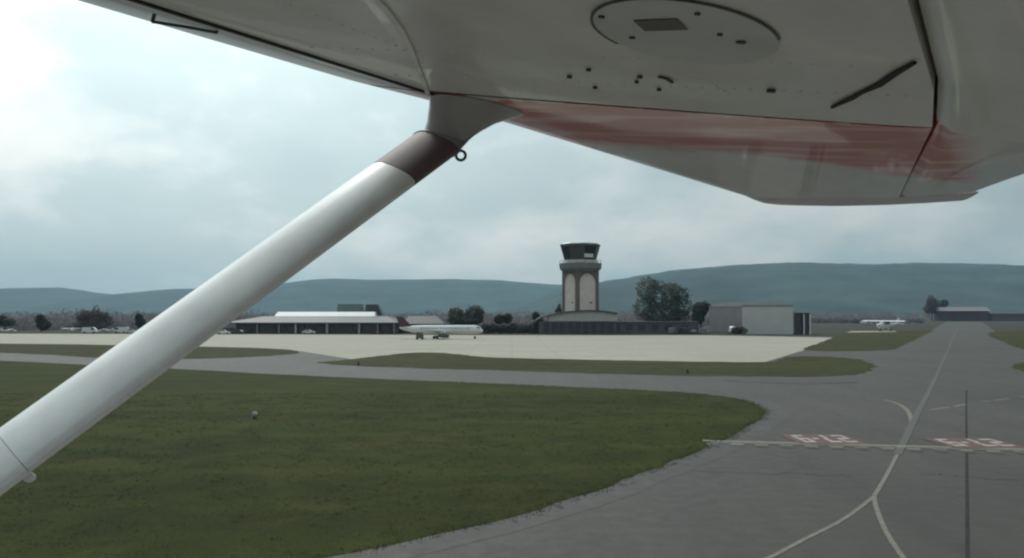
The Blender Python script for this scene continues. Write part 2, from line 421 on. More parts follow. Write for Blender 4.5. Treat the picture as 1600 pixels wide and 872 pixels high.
# painted holding-position numbers: white on red, read from the far side
GL = {'2': [(0, 4.2, 3, 5), (2.2, 2.4, 3, 4.3), (0, 2.1, 3, 2.9), (0, 0.7, .8, 2.2), (0, 0, 3, .8)], '7': [(0, 4.2, 3, 5), (1.9, 2.3, 2.8, 4.3), (1.2, 0, 2.1, 2.4)],
      '-': [(0.2, 2.1, 1.7, 2.9)], '9': [(0, 4.2, 3, 5), (0, 2.1, .8, 4.3), (2.2, 0.7, 3, 4.3), (0.7, 2.1, 2.3, 2.9), (0, 0, 3, .8)]}
def inscription(px0, py0, px1, py1):
    A, B = gp(px0, py0).xy, gp(px1, py0).xy; top = gp(px0, py1).xy
    ex = (B - A).normalized(); ey = Vector((-ex.y, ex.x)); Wd = (B - A).length; Hd = (top - A).dot(ey)
    def quad(x0, y0, x1, y1, z, name, m, par):
        b = MB(); b.sheet([A + ex*x0 + ey*y0, A + ex*x1 + ey*y0, A + ex*x1 + ey*y1, A + ex*x0 + ey*y1], z); return b.build(name, m, par, fix=False)
    bk = quad(-0.28, -0.75, Wd + 0.28, Hd + 0.25, 0.036, 'inscription_panel', M['red_mark'], paving)
    s = Wd / 14.4; sy = Hd / 5.0; cx = 0
    for ch in '27-9':
        b = MB(); zz = 0.040
        for (x0, y0, x1, y1) in GL[ch]:
            X0, X1 = Wd - (cx + x1) * s, Wd - (cx + x0) * s; Y0, Y1 = Hd - y1 * sy, Hd - y0 * sy
            b.sheet([A + ex*X0 + ey*Y0, A + ex*X1 + ey*Y0, A + ex*X1 + ey*Y1, A + ex*X0 + ey*Y1], zz); zz += 0.0015
        b.build('painted_character', M['white_mark'], bk, fix=False)
        cx += 3.9 if ch != '-' else 2.7
inscription(1253, 692, 1342, 681); inscription(1488, 698, 1588, 687)
# tar-filled joint in the pavement
stripe([gp(1512, 905).xy, gp(1511, 760).xy, gp(1510, 650).xy, gp(1510, 610).xy], 0.12, 'tar_joint', M['tar'], z=0.020)
stripe([gp(1340, 598).xy, gp(1240, 600).xy, gp(1130, 595).xy], 0.5, 'tar_joint', M['tar'], z=0.020)

rc = random.Random(9)
for (p0, p1) in (((1060, 735), (1330, 745)), ((1445, 740), (1600, 752)), ((700, 590), (1100, 604))):
    A_, B_ = gp(*p0).xy, gp(*p1).xy; n_ = 14; ln = []
    for i in range(n_ + 1):
        q_ = A_.lerp(B_, i / n_); ln.append((q_.x + rc.uniform(-.35, .35), q_.y + rc.uniform(-.35, .35)))
    stripe(ln, .04 + rc.uniform(0, .02), 'crack_seal', M['crack'], z=0.0165)
# ---- hills
def skyline(pts, x):
    for (x0, y0), (x1, y1) in zip(pts, pts[1:]):
        if x0 <= x <= x1:
            t = (x - x0) / (x1 - x0); t = t*t*(3-2*t) * 0.5 + t * 0.5
            return y0 + (y1 - y0) * t
    return pts[0][1] if x < pts[0][0] else pts[-1][1]
def ridge(name, pts, x0, x1, Yc, depth, seed, fade=None):
    cols = 260; rows = 22; b = MB(); vs = []
    for i in range(cols + 1):
        px = x0 + (x1 - x0) * i / cols
        zc = (HOR - skyline(pts, px)) / FPX * Yc + CAMH
        if fade: zc *= max(0.0, min(1.0, fade(px)))
        for j in range(rows + 1):
            t = j / rows * 1.5            # crest at t=1
            X = (px - 800) / FPX * Yc; Y = Yc - depth * (1 - t)
            h = (math.sin(min(t, 1.0) * math.pi / 2) ** 1.3) if t <= 1 else 1 - (t - 1) * 0.9
            rel = noise.fractal(Vector((X / 700, Y / 900, seed)), 1.0, 2.0, 5)
            z = zc * h * (1 + 0.28 * rel * (1 - h) * (1 if t <= 1 else 0)) + (3.5 * noise.fractal(Vector((X / 60, Y / 60, seed + 3)), 1.0, 2.0, 3) if h > 0.2 else 0)
            z = max(z, -0.5) if j else -3.0
            vs.append((X, Y, z - (0 if j < rows else 0)))
    fs = [(i*(rows+1)+j, (i+1)*(rows+1)+j, (i+1)*(rows+1)+j+1, i*(rows+1)+j+1) for i in range(cols) for j in range(rows)]
    b.add(vs, fs); o = b.build(name, M['hill'], smooth=True, fix=False); return struct(o)
SK_FAR = [(-900, 455), (-500, 448), (-250, 462), (-100, 455), (0, 462), (55, 451), (105, 450), (150, 457), (210, 463), (250, 457), (300, 452), (360, 451), (420, 448), (465, 443), (520, 436), (600, 438), (700, 437), (770, 438), (830, 443), (875, 446), (940, 444), (1020, 442), (1200, 452), (1500, 462), (2400, 460)]
SK_NEAR = [(700, 492), (800, 470), (880, 449), (920, 443.5), (965, 437), (1000, 430.5), (1060, 422), (1150, 415), (1220, 412), (1290, 414), (1350, 414.5), (1400, 412.5), (1450, 413.5), (1520, 417), (1600, 418), (1800, 425), (2200, 436), (2600, 430)]
ridge('hills', SK_FAR, -900, 2000, 6600, 2200, 2)
ridge('ridge', SK_NEAR, 720, 2600, 4700, 1900, 7, lambda px: (px - 720) / 160.0)

# ================================================================== BACKGROUND OBJECTS
def pmat(name, c, rough=0.5, **k): return mat(name, c, rough, **k)
M['pale_wall'] = mat('pale_render', (0.50, 0.47, 0.44), 0.8, 0.12, 0.6)
M['tower_pale'] = mat('tower_pale_panel', (0.70, 0.61, 0.56), 0.8, 0.10, 0.5)
M['tower_dark'] = mat('tower_brown_brick', (0.165, 0.125, 0.108), 0.85, 0.2, 1.2)
M['gallery'] = mat('gallery_concrete', (0.17, 0.18, 0.17), 0.8, 0.15, 0.8)
M['dark_glass'] = mat('dark_glass', (0.018, 0.018, 0.022), 0.12, spec=0.6)
M['blind'] = mat('pale_blind', (0.62, 0.62, 0.62), 0.6)
M['dark_metal'] = mat('dark_metal', (0.05, 0.05, 0.055), 0.5)
M['grey_roof'] = mat('grey_metal_roof', (0.105, 0.10, 0.105), 0.6, 0.12, 0.4)
M['slate'] = mat('dark_roof', (0.075, 0.075, 0.08), 0.7, 0.2, 0.6)
M['white_roof'] = mat('white_metal_roof', (0.78, 0.80, 0.80), 0.4, 0.06, 0.3)
M['brick'] = mat('maroon_brick', (0.085, 0.052, 0.055), 0.85, 0.25, 1.0)
M['grey_wall'] = mat('grey_siding', (0.22, 0.225, 0.215), 0.7, 0.1, 0.3)
M['hangar_wall'] = mat('pale_hangar_siding', (0.60, 0.59, 0.57), 0.65, 0.08, 0.15)
M['dull_wall'] = mat('dull_purple_grey_wall', (0.10, 0.095, 0.105), 0.8, 0.15, 0.3)
M['rooftop'] = mat('green_grey_metal', (0.15, 0.18, 0.17), 0.6, 0.1, 0.5)
M['white_paint'] = mat('white_gloss_paint', (0.74, 0.75, 0.75), 0.3, 0.05, 0.7, coat=0.3)
M['black_rubber'] = mat('rubber', (0.02, 0.02, 0.02), 0.8)
M['maroon_paint'] = mat('maroon_paint', (0.075, 0.028, 0.045), 0.4, 0.1, 0.6)
M['nacelle'] = mat('grey_green_nacelle', (0.10, 0.115, 0.11), 0.45, 0.15, 0.8)
M['silver'] = mat('bare_metal', (0.5, 0.5, 0.5), 0.35, metal=0.9)

# ---- control tower
TD = 318.0
tw = thing('control_tower', (gx(907, TD), TD, 0), R(30), 'stout airport control tower with arched pale panels and dark glass cab', 'tower')
A = 4.75; ZT = hz(424, TD)
b = MB(); b.box(-A + .35, A - .35, -A + .35, A - .35, 0, ZT); b.build('shaft_wall', M['tower_pale'], tw)
zb, zs = 0.0, ZT - 4.3
for r in range(4):
    # one arched brick frame per face
    half, n = 3.55, 10
    arch = [(half * math.cos(math.pi * i / n), zs + 3.4 * math.sin(math.pi * i / n)) for i in range(n + 1)]
    front = [(A, zb), (A, ZT)] + [(-A, ZT), (-A, zb)]
    b = MB(); y0, y1 = -A, -A + 0.5
    poly_out = [(half, zb)] + arch + [(-half, zb)]
    vs, fs = [], []
    outer = [(A, zb)] + [(A, zs + 3.4 * math.sin(math.pi * i / n)) if i <= n // 3 else ((A - 2*A * (i - n/3) / (n/3), ZT) if i <= 2*n/3 else (-A, zs + 3.4 * math.sin(math.pi * i / n))) for i in range(n + 1)] + [(-A, zb)]
    outer[4] = (A, ZT); outer[8] = (-A, ZT)
    rings = [[(o_[0], y0, o_[1]) for o_ in outer], [(i_[0], y0, i_[1]) for i_ in poly_out], [(i_[0], y1, i_[1]) for i_ in poly_out], [(o_[0], y1, o_[1]) for o_ in outer]]
    b.loft(rings + [rings[0]], cap=False, closed=False)
    if r % 2:   # butt the side frames between the front and back ones
        b.v = [(x * (A - 0.5) / A if abs(abs(x) - A) < 1e-6 else x, y, z) for x, y, z in b.v]
    f = b.build('arched_frame', M['tower_dark'], tw); f.rotation_euler.z = r * math.pi / 2
    b = MB(); b.box(1.0, 1.9, -A + 0.28, -A + 0.352, ZT * 0.48, ZT * 0.48 + 0.5); o = b.build('slit_window', M['dark_glass'], tw); o.rotation_euler.z = r * math.pi / 2
def octo(rad, z, n=8, off=math.pi / 8): return [(rad * math.cos(off + 2*math.pi*k/n), rad * math.sin(off + 2*math.pi*k/n), z) for k in range(n)]
z1, z2, z3 = ZT, hz(412, TD), hz(406.5, TD)
k8 = 1.0
b = MB(); b.loft([octo(6.4, z1 - 0.2, 16, 0), octo(7.6, z1 + 0.9, 16, 0), octo(7.75, z2, 16, 0), octo(6.9, z2 + 0.02, 16, 0)]); b.build('gallery', M['gallery'], tw)
b = MB(); b.loft([octo(6.6, z2, 16, 0), octo(5.9, z3, 16, 0)]); b.build('sill_band', M['pale_wall'], tw)
for k in range(16):
    p = octo(7.5, z2, 16, 0)[k]
    b = MB(); b.tube([p, (p[0], p[1], z2 + 1.1)], 0.05, 6); b.build('railing_post', M['dark_metal'], tw)
b = MB(); rr = octo(7.5, z2 + 1.1, 16, 0); b.tube(rr + [rr[0]], 0.05, 6); b.build('handrail', M['dark_metal'], tw)
zc0, zc1 = z3, hz(386, TD)
lo, hi = octo(5.7, zc0), octo(7.0, zc1)
for k in range(8):
    a0, a1, c0, c1 = Vector(lo[k]), Vector(lo[(k+1) % 8]), Vector(hi[k]), Vector(hi[(k+1) % 8])
    nrm = -((a1 - a0).cross(c0 - a0)).normalized() * 0.06
    b = MB(); b.loft([[a0, a1, c1, c0], [p + nrm for p in (a0, a1, c1, c0)]]); b.build('glass_pane', M['dark_glass'], tw)
    b = MB(); b.tube([a0, c0], 0.16, 6); b.build('mullion', M['dark_metal'], tw)
b = MB(); b.loft([octo(5.2, zc0 + 0.03), octo(5.2, zc0 + 1.1)]); b.build('console', M['dark_metal'], tw)
b = MB(); b.loft([octo(7.0, zc1), octo(7.35, zc1 + 0.15), octo(7.35, zc1 + 0.85), octo(6.9, zc1 + 1.0)]); b.build('roof', M['slate'], tw)
b = MB(); b.loft([octo(6.7, zc1 + 1.0), octo(6.2, zc1 + 1.35)]); b.build('roof_membrane', M['white_roof'], tw)
# pale roller blind hanging behind the front-right panes
b = MB(); b.box(-2.3, 1.5, -5.9, -5.84, zc0 + 0.7, zc0 + 2.0); b.build('window_blind', M['blind'], tw)

# ---- vaulted building at the tower's foot
BD = 304.0
bb = thing('vaulted_building', (gx(903, BD), BD, 0), 0, 'low building with dark vaulted roof below the control tower', 'building')
pxm = BD / FPX
prof = [(-66, 500), (-58, 495.5), (-46, 491.5), (-32, 488.5), (-15, 486), (5, 484.6), (22, 484.2), (40, 485.2), (62, 488.6)]
up = [((x) * pxm, hz(y, BD)) for x, y in prof]; dn = [(x, z - 0.5) for x, z in up[::-1]]
b = MB(); b.prism(up + dn, 'y', -0.9, 9.0); b.build('vaulted_roof', M['slate'], bb)
gab = [(x, z - 0.52) for x, z in up[2:]]
b = MB(); b.prism([(gab[0][0], hz(502, BD))] + gab[0:] + [(gab[-1][0], hz(502, BD))], 'y', 0, 8.6); b.build('gable_wall', M['pale_wall'], bb)
b = MB(); b.box(-60 * pxm, 60 * pxm, 0.3, 8.4, 0, hz(502, BD) - 0.003); b.build('base_wall', M['dull_wall'], bb)
for i in range(9):
    x = (-54 + i * 12.4) * pxm
    b = MB(); b.box(x, x + 9.6 * pxm, 0.2, 0.297, 0.5, hz(504, BD)); b.build('window', M['dark_glass'], bb)

# ---- terminal
XD = 308.0; pm = XD / FPX
tm = thing('terminal_building', (gx(490, XD), XD, 0), 0, 'long low terminal with grey sloping roof and bright white roof strip', 'building')
def tx(px): return (px - 490) * pm
ze = hz(505.5, XD)
b = MB(); b.box(tx(366), tx(618), 1.2, 24, 0, ze - 0.003); b.build('wall', M['brick'], tm)
zr = hz(494.5, XD)
b = MB()
b.loft([[(tx(352), -0.6, ze), (tx(622), -0.6, ze), (tx(622), 25, ze), (tx(352), 25, ze)], [(tx(352), -0.6, ze+.35), (tx(622), -0.6, ze+.35), (tx(622), 25, ze+.35), (tx(352), 25, ze+.35)],
        [(tx(400), 9, zr), (tx(600), 9, zr), (tx(600), 16, zr), (tx(400), 16, zr)]]); b.build('roof', M['grey_roof'], tm)
b = MB(); zt = hz(487.2, XD)
b.loft([[(tx(418), 8.6, zr + .003), (tx(580), 8.6, zr + .003), (tx(580), 16, zr + .003), (tx(418), 16, zr + .003)], [(tx(421), 11.2, zt), (tx(578), 11.2, zt), (tx(578), 14, zt), (tx(421), 14, zt)]]); b.build('clerestory_roof', M['white_roof'], tm)
for (x0, x1, y0, y1, mm, nm) in ((513, 555, 474.5, 487, 'rooftop', 'rooftop_unit'), (559, 582, 475, 490, 'dark_metal', 'rooftop_unit')):
    b = MB(); zA, zB = hz(y1, XD) - 0.6, hz(y0, XD)
    b.loft([[(tx(x0), 14.3, zA), (tx(x1 + (6 if mm == 'dark_metal' else 0)), 14.3, zA), (tx(x1 + (6 if mm == 'dark_metal' else 0)), 19, zA), (tx(x0), 19, zA)], [(tx(x0 + 2), 14.3, zB), (tx(x1 - 2), 14.3, zB), (tx(x1 - 2), 19, zB), (tx(x0 + 2), 19, zB)]])
    b.build(nm, M[mm], tm)
for i, px in enumerate(range(372, 614, 15)):
    b = MB(); b.box(tx(px), tx(px + 11), 1.12, 1.197, 0.6, ze - 0.7); b.build('window', M['dark_glass'], tm)
for px in (368, 402, 436, 462, 511, 561, 590, 616):
    b = MB(); b.box(tx(px) - .3, tx(px) + .3, 0.0, 0.6, 0, ze - 0.002); b.build('column', M['pale_wall'] if px in (462, 511, 561) else M['grey_wall'], tm)
b = MB(); b.box(tx(459), tx(472), 6.0, 7.2, hz(500, XD), hz(497.5, XD)); b.build('roof_vent', M['dark_metal'], tm)
lw = thing('annex_building', (gx(660, 318), 318, 0), 0, 'low grey pitched annex behind the white jet', 'building')
q = 318 / FPX
b = MB(); b.box(-30*q, 32*q, 0, 12, 0, hz(506, 318) - .003); b.build('wall', M['dull_wall'], lw)
b = MB(); b.loft([[(-32*q, -.5, hz(506, 318)), (34*q, -.5, hz(506, 318)), (34*q, 12.5, hz(506, 318)), (-32*q, 12.5, hz(506, 318))], [(-24*q, 5, hz(494, 318)), (20*q, 5, hz(494, 318)), (20*q, 8, hz(494, 318)), (-24*q, 8, hz(494, 318))]]); b.build('roof', M['grey_roof'], lw)

# ---- dark service building along the apron under the big tree
SD = 306.0; q = SD / FPX
sv = thing('service_building', (gx(1030, SD), SD, 0), 0, 'long dark flat service building under the big tree', 'building')
b = MB(); b.box(-80*q, 62*q, 0, 9, 0, hz(504.5, SD)); b.build('wall', M['dull_wall'], sv)
b = MB(); b.box(-81*q, 63*q, -.4, 9.3, hz(504.5, SD) + .003, hz(502.5, SD)); b.build('roof', M['slate'], sv)
for px, c in ((-72, 'dark_glass'), (-52, 'dark_glass'), (-33, 'dark_glass'), (-12, 'dark_glass'), (8, 'dark_glass'), (34, 'dark_metal')):
    b = MB(); b.box(px*q, (px+11)*q, -.1, -.003, .3 if c == 'dark_metal' else 1.2, hz(507.5, SD)); b.build('door' if c == 'dark_metal' else 'window', M[c], sv)

# ---- hangar group
HD = 300.0; q = HD / FPX
hg = thing('hangar', (gx(1199, HD), HD, 0), R(-16), 'pale box hangar with blank wall beside the dark door bay', 'hangar')
b = MB(); b.box(-38*q, 38*q, 0, 18, 0, hz(478.5, HD)); b.build('wall', M['hangar_wall'], hg)
for i in range(1, 12):
    x = (-38 + 76 * i / 12) * q
    b = MB(); b.box(x - .05, x + .05, -.06, -.002, .3, hz(479.5, HD)); b.build('siding_rib', M['hangar_wall'], hg)
b = MB(); b.box(-38.8*q, 38.6*q, -.25, 18.2, hz(478.5, HD) + .003, hz(476.6, HD)); b.build('parapet', M['grey_wall'], hg)
bk = thing('warehouse', (gx(1165, 324), 324, 0), R(-13), 'dull grey warehouse with dark roof behind the pale hangar', 'building')
q2 = 322 / FPX
b = MB(); b.box(-56*q2, 54*q2, 0, 20, 0, hz(479, 322) - .003); b.build('wall', mat('warehouse_grey_wall', (0.36, 0.33, 0.35), 0.8, 0.1, 0.3), bk)
b = MB(); b.loft([[(-58*q2, -.4, hz(479, 322)), (54*q2, -.4, hz(479, 322)), (54*q2, 20.4, hz(479, 322)), (-58*q2, 20.4, hz(479, 322))], [(-28*q2, 4, hz(472, 322)), (52*q2, 4, hz(472, 322)), (52*q2, 16, hz(472, 322)), (-28*q2, 16, hz(472, 322))]]); b.build('roof', M['slate'], bk)
db = thing('door_bay', (gx(1250, HD), HD - 2.5, 0), R(-16), 'small dark open shed with white post right of the hangar', 'shed')
b = MB(); b.box(-11.5*q, 12*q, 3, 8, 0, hz(490.5, HD)); b.build('back_wall', M['dull_wall'], db)
b = MB(); b.box(-11.8*q, 12.3*q, 0, 8.2, hz(490.5, HD) + .003, hz(488.8, HD)); b.build('roof', M['slate'], db)
b = MB(); b.box(-11.5*q, -2*q, 0.4, 2.9, 0.05, hz(491, HD)); b.build('dark_door', M['dark_metal'], db)
for px in (2.2, 11.2):
    b = MB(); b.box(px*q - .2, px*q + .2, .2, .7, 0, hz(490.5, HD)); b.build('post', M['white_paint'], db)
b = MB(); b.box(4*q, 9*q, .8, 2.8, hz(514, HD), hz(491, HD)); b.build('dark_door', M['dark_metal'], db)

# ---- far right terminal-like white roofed building
FD = 830.0; q = FD / FPX
fr = thing('white_roofed_building', (gx(1508, FD), FD, 0), 0, 'distant long building with white roof at the end of the taxiway', 'building')
b = MB(); b.box(-38*q, 38*q, 1, 14, 0, hz(486, FD) - .01); b.build('wall', M['brick'], fr)
b = MB(); b.loft([[(-40*q, -1, hz(486, FD)), (40*q, -1, hz(486, FD)), (40*q, 15, hz(486, FD)), (-40*q, 15, hz(486, FD))], [(-38*q, 4, hz(480, FD)), (37*q, 4, hz(480, FD)), (37*q, 11, hz(480, FD)), (-38*q, 11, hz(480, FD))]]); b.build('roof', mat('weathered_pale_roof', (0.36, 0.33, 0.33), 0.7, 0.1, 0.1), fr)
for px in (-34, -14, 6, 24):
    b = MB(); b.box(px*q, (px+9)*q, .85, .98, .4, hz(490, FD)); b.build('door', M['dark_metal'], fr)
fs_ = thing('brown_shed', (gx(1575, FD), FD, 0), 0, 'distant low dark shed right of the white roofed building', 'shed')
b = MB(); b.box(-26*q, 30*q, 0, 10, 0, hz(490, FD) - .01); b.build('wall', M['dull_wall'], fs_)
b = MB(); b.loft([[(-27*q, -1, hz(490, FD)), (31*q, -1, hz(490, FD)), (31*q, 11, hz(490, FD)), (-27*q, 11, hz(490, FD))], [(-25*q, 4, hz(488, FD)), (29*q, 4, hz(488, FD)), (29*q, 6, hz(488, FD)), (-25*q, 6, hz(488, FD))]]); b.build('roof', M['slate'], fs_)

# ---- trees
def leaf_cloud(b, blobs, n, size, rnd):
    vol = [rx * ry * rz for _, _, _, rx, ry, rz in blobs]; tot = sum(vol)
    for (cx, cy, cz, rx, ry, rz), v in zip(blobs, vol):
        for _ in range(max(20, int(n * v / tot))):
            d = Vector((rnd.gauss(0, 1), rnd.gauss(0, 1), rnd.gauss(0, 1))).normalized()
            r = rnd.uniform(0.25, 1.0) ** 0.45
            lump = 1 + 0.22 * noise.noise(d * 2.3 + Vector((cx, cy, cz)))
            p = Vector((cx + d.x*rx*r*lump, cy + d.y*ry*r*lump, cz + d.z*rz*r*lump))
            s = size * rnd.uniform(0.6, 1.4)
            a = Vector((rnd.uniform(-1, 1), rnd.uniform(-1, 1), rnd.uniform(-1, 1))).normalized(); c = a.orthogonal().normalized(); e2 = a.cross(c)
            i0 = len(b.v)
            b.v += [tuple(p - c*s*.5), tuple(p + e2*s*.35), tuple(p + c*s*.5), tuple(p - e2*s*.35)]
            b.f.append((i0, i0+1, i0+2, i0+3)); b.m.append(0)
def tree(name, px, Y, blobs_px, lm, n, size, label, cat='tree', ybase=None, seed=0, group=None, trunk=True):
    """blobs in photograph pixels relative to px and horizon line, turned to metres at depth Y"""
    rnd = random.Random(seed); k = Y / FPX
    t = thing(name, (gx(px, Y), Y, 0), 0, label, cat, group)
    bl = []
    for (bx, by, rx, rz) in blobs_px:
        bl.append(((bx - px) * k, rnd.uniform(-.25, .25) * rx * k, hz(by, Y), rx * k, rx * k * 0.9, rz * k))
    if trunk:
        top = max(c[2] for c in bl); w0 = max(0.18, 0.028 * top)
        b = MB(); b.tube([(0, 0, -0.1), (0.05, 0, top*.3), (0.1, 0.05, top*.6), (0, 0, top)], [w0*1.3, w0, w0*.7, w0*.2], 8); tr = b.build('trunk', M['bark'], t, smooth=True)
        for i, c in enumerate(bl[:6]):
            b = MB(); z0 = min(top*.35, c[2]*.6)
            b.tube([(0.03, 0, z0), (c[0]*.5, c[1]*.5, z0 + (c[2]-z0)*.55), (c[0]*.9, c[1], c[2] + c[5]*.3)], [w0*.55, w0*.35, w0*.1], 6); b.build('limb', M['bark'], t, smooth=True)
    b = MB(); leaf_cloud(b, bl, n, size, rnd); b.build('crown', lm, t, fix=False)
    return t
tree('broadleaf_tree', 1035, 330, [(1012, 452, 19, 20), (1035, 462, 30, 24), (1060, 463, 20, 20), (1068, 478, 15, 18), (1008, 482, 19, 20), (1035, 492, 36, 18), (1062, 495, 20, 12)], M['leaf_dark'], 6500, .8, 'largest dark green tree right of the control tower', seed=1)
tree('broadleaf_tree', 1095, 330, [(1094, 484, 12, 13), (1103, 479, 8, 9), (1090, 497, 11, 10)], M['leaf_green'], 2600, .75, 'small leaning tree between the largest tree and the hangars', seed=2)
tree('broadleaf_tree', 729, 325, [(713, 493, 14, 13), (742, 491, 16, 14), (728, 500, 28, 9)], M['leaf_dark'], 4200, .75, 'dark double-crowned tree above the nose of the white jet', seed=3)
tree('broadleaf_tree', 786, 325, [(780, 499, 9, 7), (793, 498, 8, 8)], M['leaf_green'], 1800, .65, 'low round tree halfway between jet nose and control tower', seed=4)
tree('broadleaf_tree', 838, 322, [(837, 494, 6, 7), (842, 500, 7, 6)], M['leaf_dark'], 1200, .6, 'small bushy tree at the left end of the vaulted roof', seed=5)
tree('conifer_tree', 874, 330, [(874, 481, 3, 8), (873, 488, 6, 8), (873, 496, 9, 9)], M['leaf_pine'], 1500, .6, 'pointed conifer touching the left side of the control tower', seed=6)
tree('broadleaf_tree', 8, 345, [(-2, 502, 15, 8), (14, 503, 12, 7), (4, 498, 8, 6)], M['leaf_dark'], 2200, .7, 'dark wide tree cut by the left edge of the photo', seed=7)
tree('broadleaf_tree', 65, 345, [(64, 499, 8, 8), (67, 507, 11, 9)], M['leaf_dark'], 2200, .65, 'small dark upright tree near the left edge', seed=8)
tree('broadleaf_tree', 147, 345, [(150, 486, 6, 10), (146, 498, 22, 14), (132, 494, 12, 11), (162, 500, 14, 12), (147, 508, 26, 8)], M['leaf_brown'], 5200, .7, 'wide russet tree with pointed top behind the parked white vehicles', seed=9)
tree('broadleaf_tree', 218, 345, [(217, 497, 6, 8), (220, 504, 8, 8)], M['leaf_pine'], 1500, .6, 'narrow dark tree beside the white strut at left', seed=10)
tree('broadleaf_tree', 1456, 840, [(1455, 473, 8, 12), (1453, 482, 10, 9), (1462, 477, 7, 10)], M['leaf_brown'], 2600, 1.3, 'dark round tree left of the distant white roof', seed=11)
tree('broadleaf_tree', 1475, 845, [(1475, 474, 7, 6), (1473, 482, 7, 6)], M['leaf_dark'], 1200, 1.2, 'small dark tree just behind the distant white roof', seed=12)
def hedge(name, x0, x1, y0, Y, lm, label, seed):
    rnd = random.Random(seed); k = Y / FPX; zt_ = hz(y0, Y); bl = []; cx = (x0 + x1) / 2
    t = thing(name, (gx(cx, Y), Y, 0), 0, label, 'hedge')
    x = x0
    while x < x1:
        r = rnd.uniform(5, 9); h = zt_ * rnd.uniform(.75, 1.05)
        bl.append(((x - cx) * k, rnd.uniform(-.5, .5), h * .5, r * k, 1.6, h * .55)); x += r * 1.1
    b = MB(); leaf_cloud(b, bl, int((x1 - x0) * 60), .6, rnd); b.build('foliage', lm, t, fix=False)
    b = MB()
    for c in bl: b.tube([(c[0], c[1], -.05), (c[0], c[1], c[2])], [.12, .05], 5)
    b.build('stems', M['bark'], t, fix=False)
hedge('hedge', 757, 846, 504, 312, M['leaf_dark'], 'dark hedge along the apron left of the control tower', 21)
hedge('hedge', 1150, 1163, 508, 303, M['leaf_green'], 'short green bush against the left corner of the pale hangar', 22)
# far woodland: one mass along the horizon
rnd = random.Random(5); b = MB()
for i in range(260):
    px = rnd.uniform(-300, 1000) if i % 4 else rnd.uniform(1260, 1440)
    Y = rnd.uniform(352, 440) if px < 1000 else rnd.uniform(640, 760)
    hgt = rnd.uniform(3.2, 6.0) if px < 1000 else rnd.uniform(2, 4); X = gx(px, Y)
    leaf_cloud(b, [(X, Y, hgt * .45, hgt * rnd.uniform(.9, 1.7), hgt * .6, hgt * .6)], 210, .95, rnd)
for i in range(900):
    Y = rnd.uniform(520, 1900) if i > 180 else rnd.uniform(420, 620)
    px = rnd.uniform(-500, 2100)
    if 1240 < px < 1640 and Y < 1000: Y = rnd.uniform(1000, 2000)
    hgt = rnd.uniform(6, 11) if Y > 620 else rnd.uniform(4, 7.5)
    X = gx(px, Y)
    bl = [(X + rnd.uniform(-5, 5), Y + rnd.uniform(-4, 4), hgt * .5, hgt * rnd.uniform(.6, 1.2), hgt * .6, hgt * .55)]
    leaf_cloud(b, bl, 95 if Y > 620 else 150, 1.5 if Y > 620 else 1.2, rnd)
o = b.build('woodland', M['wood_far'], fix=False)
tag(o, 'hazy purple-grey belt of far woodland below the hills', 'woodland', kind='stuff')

# ---- vehicles
def wheel_mesh(b, x, y, z, r, wd):
    b.loft([[(x + r*math.cos(t), y0, z + r*math.sin(t)) for t in [2*math.pi*k/14 for k in range(14)]] for y0 in (y - wd/2, y + wd/2)])
def vehicle(kind, paint):
    t = thing({'van': 'parked_van', 'car': 'parked_car', 'truck': 'parked_truck'}[kind], (0, 0, 0))
    if kind == 'van':   prof = [(-2.4, .35), (2.4, .35), (2.45, .9), (2.2, 1.15), (1.65, 1.95), (1.3, 2.1), (-2.3, 2.1), (-2.45, 1.9)]; W = 1.0; win = [(1.55, 1.25), (2.02, 1.25), (1.6, 1.85), (1.3, 1.9), (.7, 1.9), (.7, 1.25)]; r = .34; ax = (1.5, -1.5)
    elif kind == 'car': prof = [(-2.1, .3), (2.1, .3), (2.15, .65), (1.95, .82), (.95, .95), (.3, 1.42), (-1.0, 1.45), (-1.75, .98), (-2.1, .92), (-2.18, .6)]; W = .88; win = [(.75, .98), (.2, 1.34), (-.95, 1.36), (-1.5, .98)]; r = .31; ax = (1.3, -1.3)
    else: prof = [(-3.2, .6), (3.1, .6), (3.15, 1.2), (3.0, 1.9), (2.75, 2.5), (1.5, 2.6), (1.45, 1.25), (-3.2, 1.25)]; W = 1.15; win = [(2.9, 1.75), (2.65, 2.35), (1.75, 2.4), (1.75, 1.75)]; r = .45; ax = (2.2, -1.9)
    b = MB(); ins = .93
    b.loft([[(x, -W, z) if z < 1.0 else (x, -W * (.9 if kind != 'truck' else 1), z) for x, z in prof], [(x, W, z) if z < 1.0 else (x, W * (.9 if kind != 'truck' else 1), z) for x, z in prof]])
    b.build('body', paint, t)
    for sgn in (-1, 1):
        b = MB(); y = sgn * W * (.955 if kind != 'truck' else 1.004); b.prism(win, 'y', y, y + sgn * .02); b.build('side_window', M['dark_glass'], t)
        for x in ax:
            b = MB(); wheel_mesh(b, x, sgn * (W - .08), r, r, .22); b.build('wheel', M['black_rubber'], t)
    if kind == 'truck':
        b = MB(); b.loft(ell(-1.1, 0, 1.95, 2.05, .95, .72, 16, 10)); b.build('tank', M['white_paint'], t, smooth=True)
    return t
protos = {}
def put(kind, pm_, px, Y, rz, label, group):
    key = (kind, pm_)
    if key not in protos: protos[key] = vehicle(kind, M[pm_]); o = protos[key]
    else: o = copy_tree(protos[key])
    o.location = (gx(px, Y), Y, 0.05); o.rotation_euler = (0, 0, rz); return tag(o, label, kind if kind != 'truck' else 'tanker truck', group)
gveh = 'vehicles parked along the far apron edge'
M['dark_paint'] = mat('dark_car_paint', (0.03, 0.028, 0.035), 0.3, coat=0.3)
M['grey_paint'] = mat('grey_car_paint', (0.20, 0.19, 0.20), 0.35, coat=0.3)
put('van', 'white_paint', 141, 312, R(5), 'white van below the russet tree', gveh)
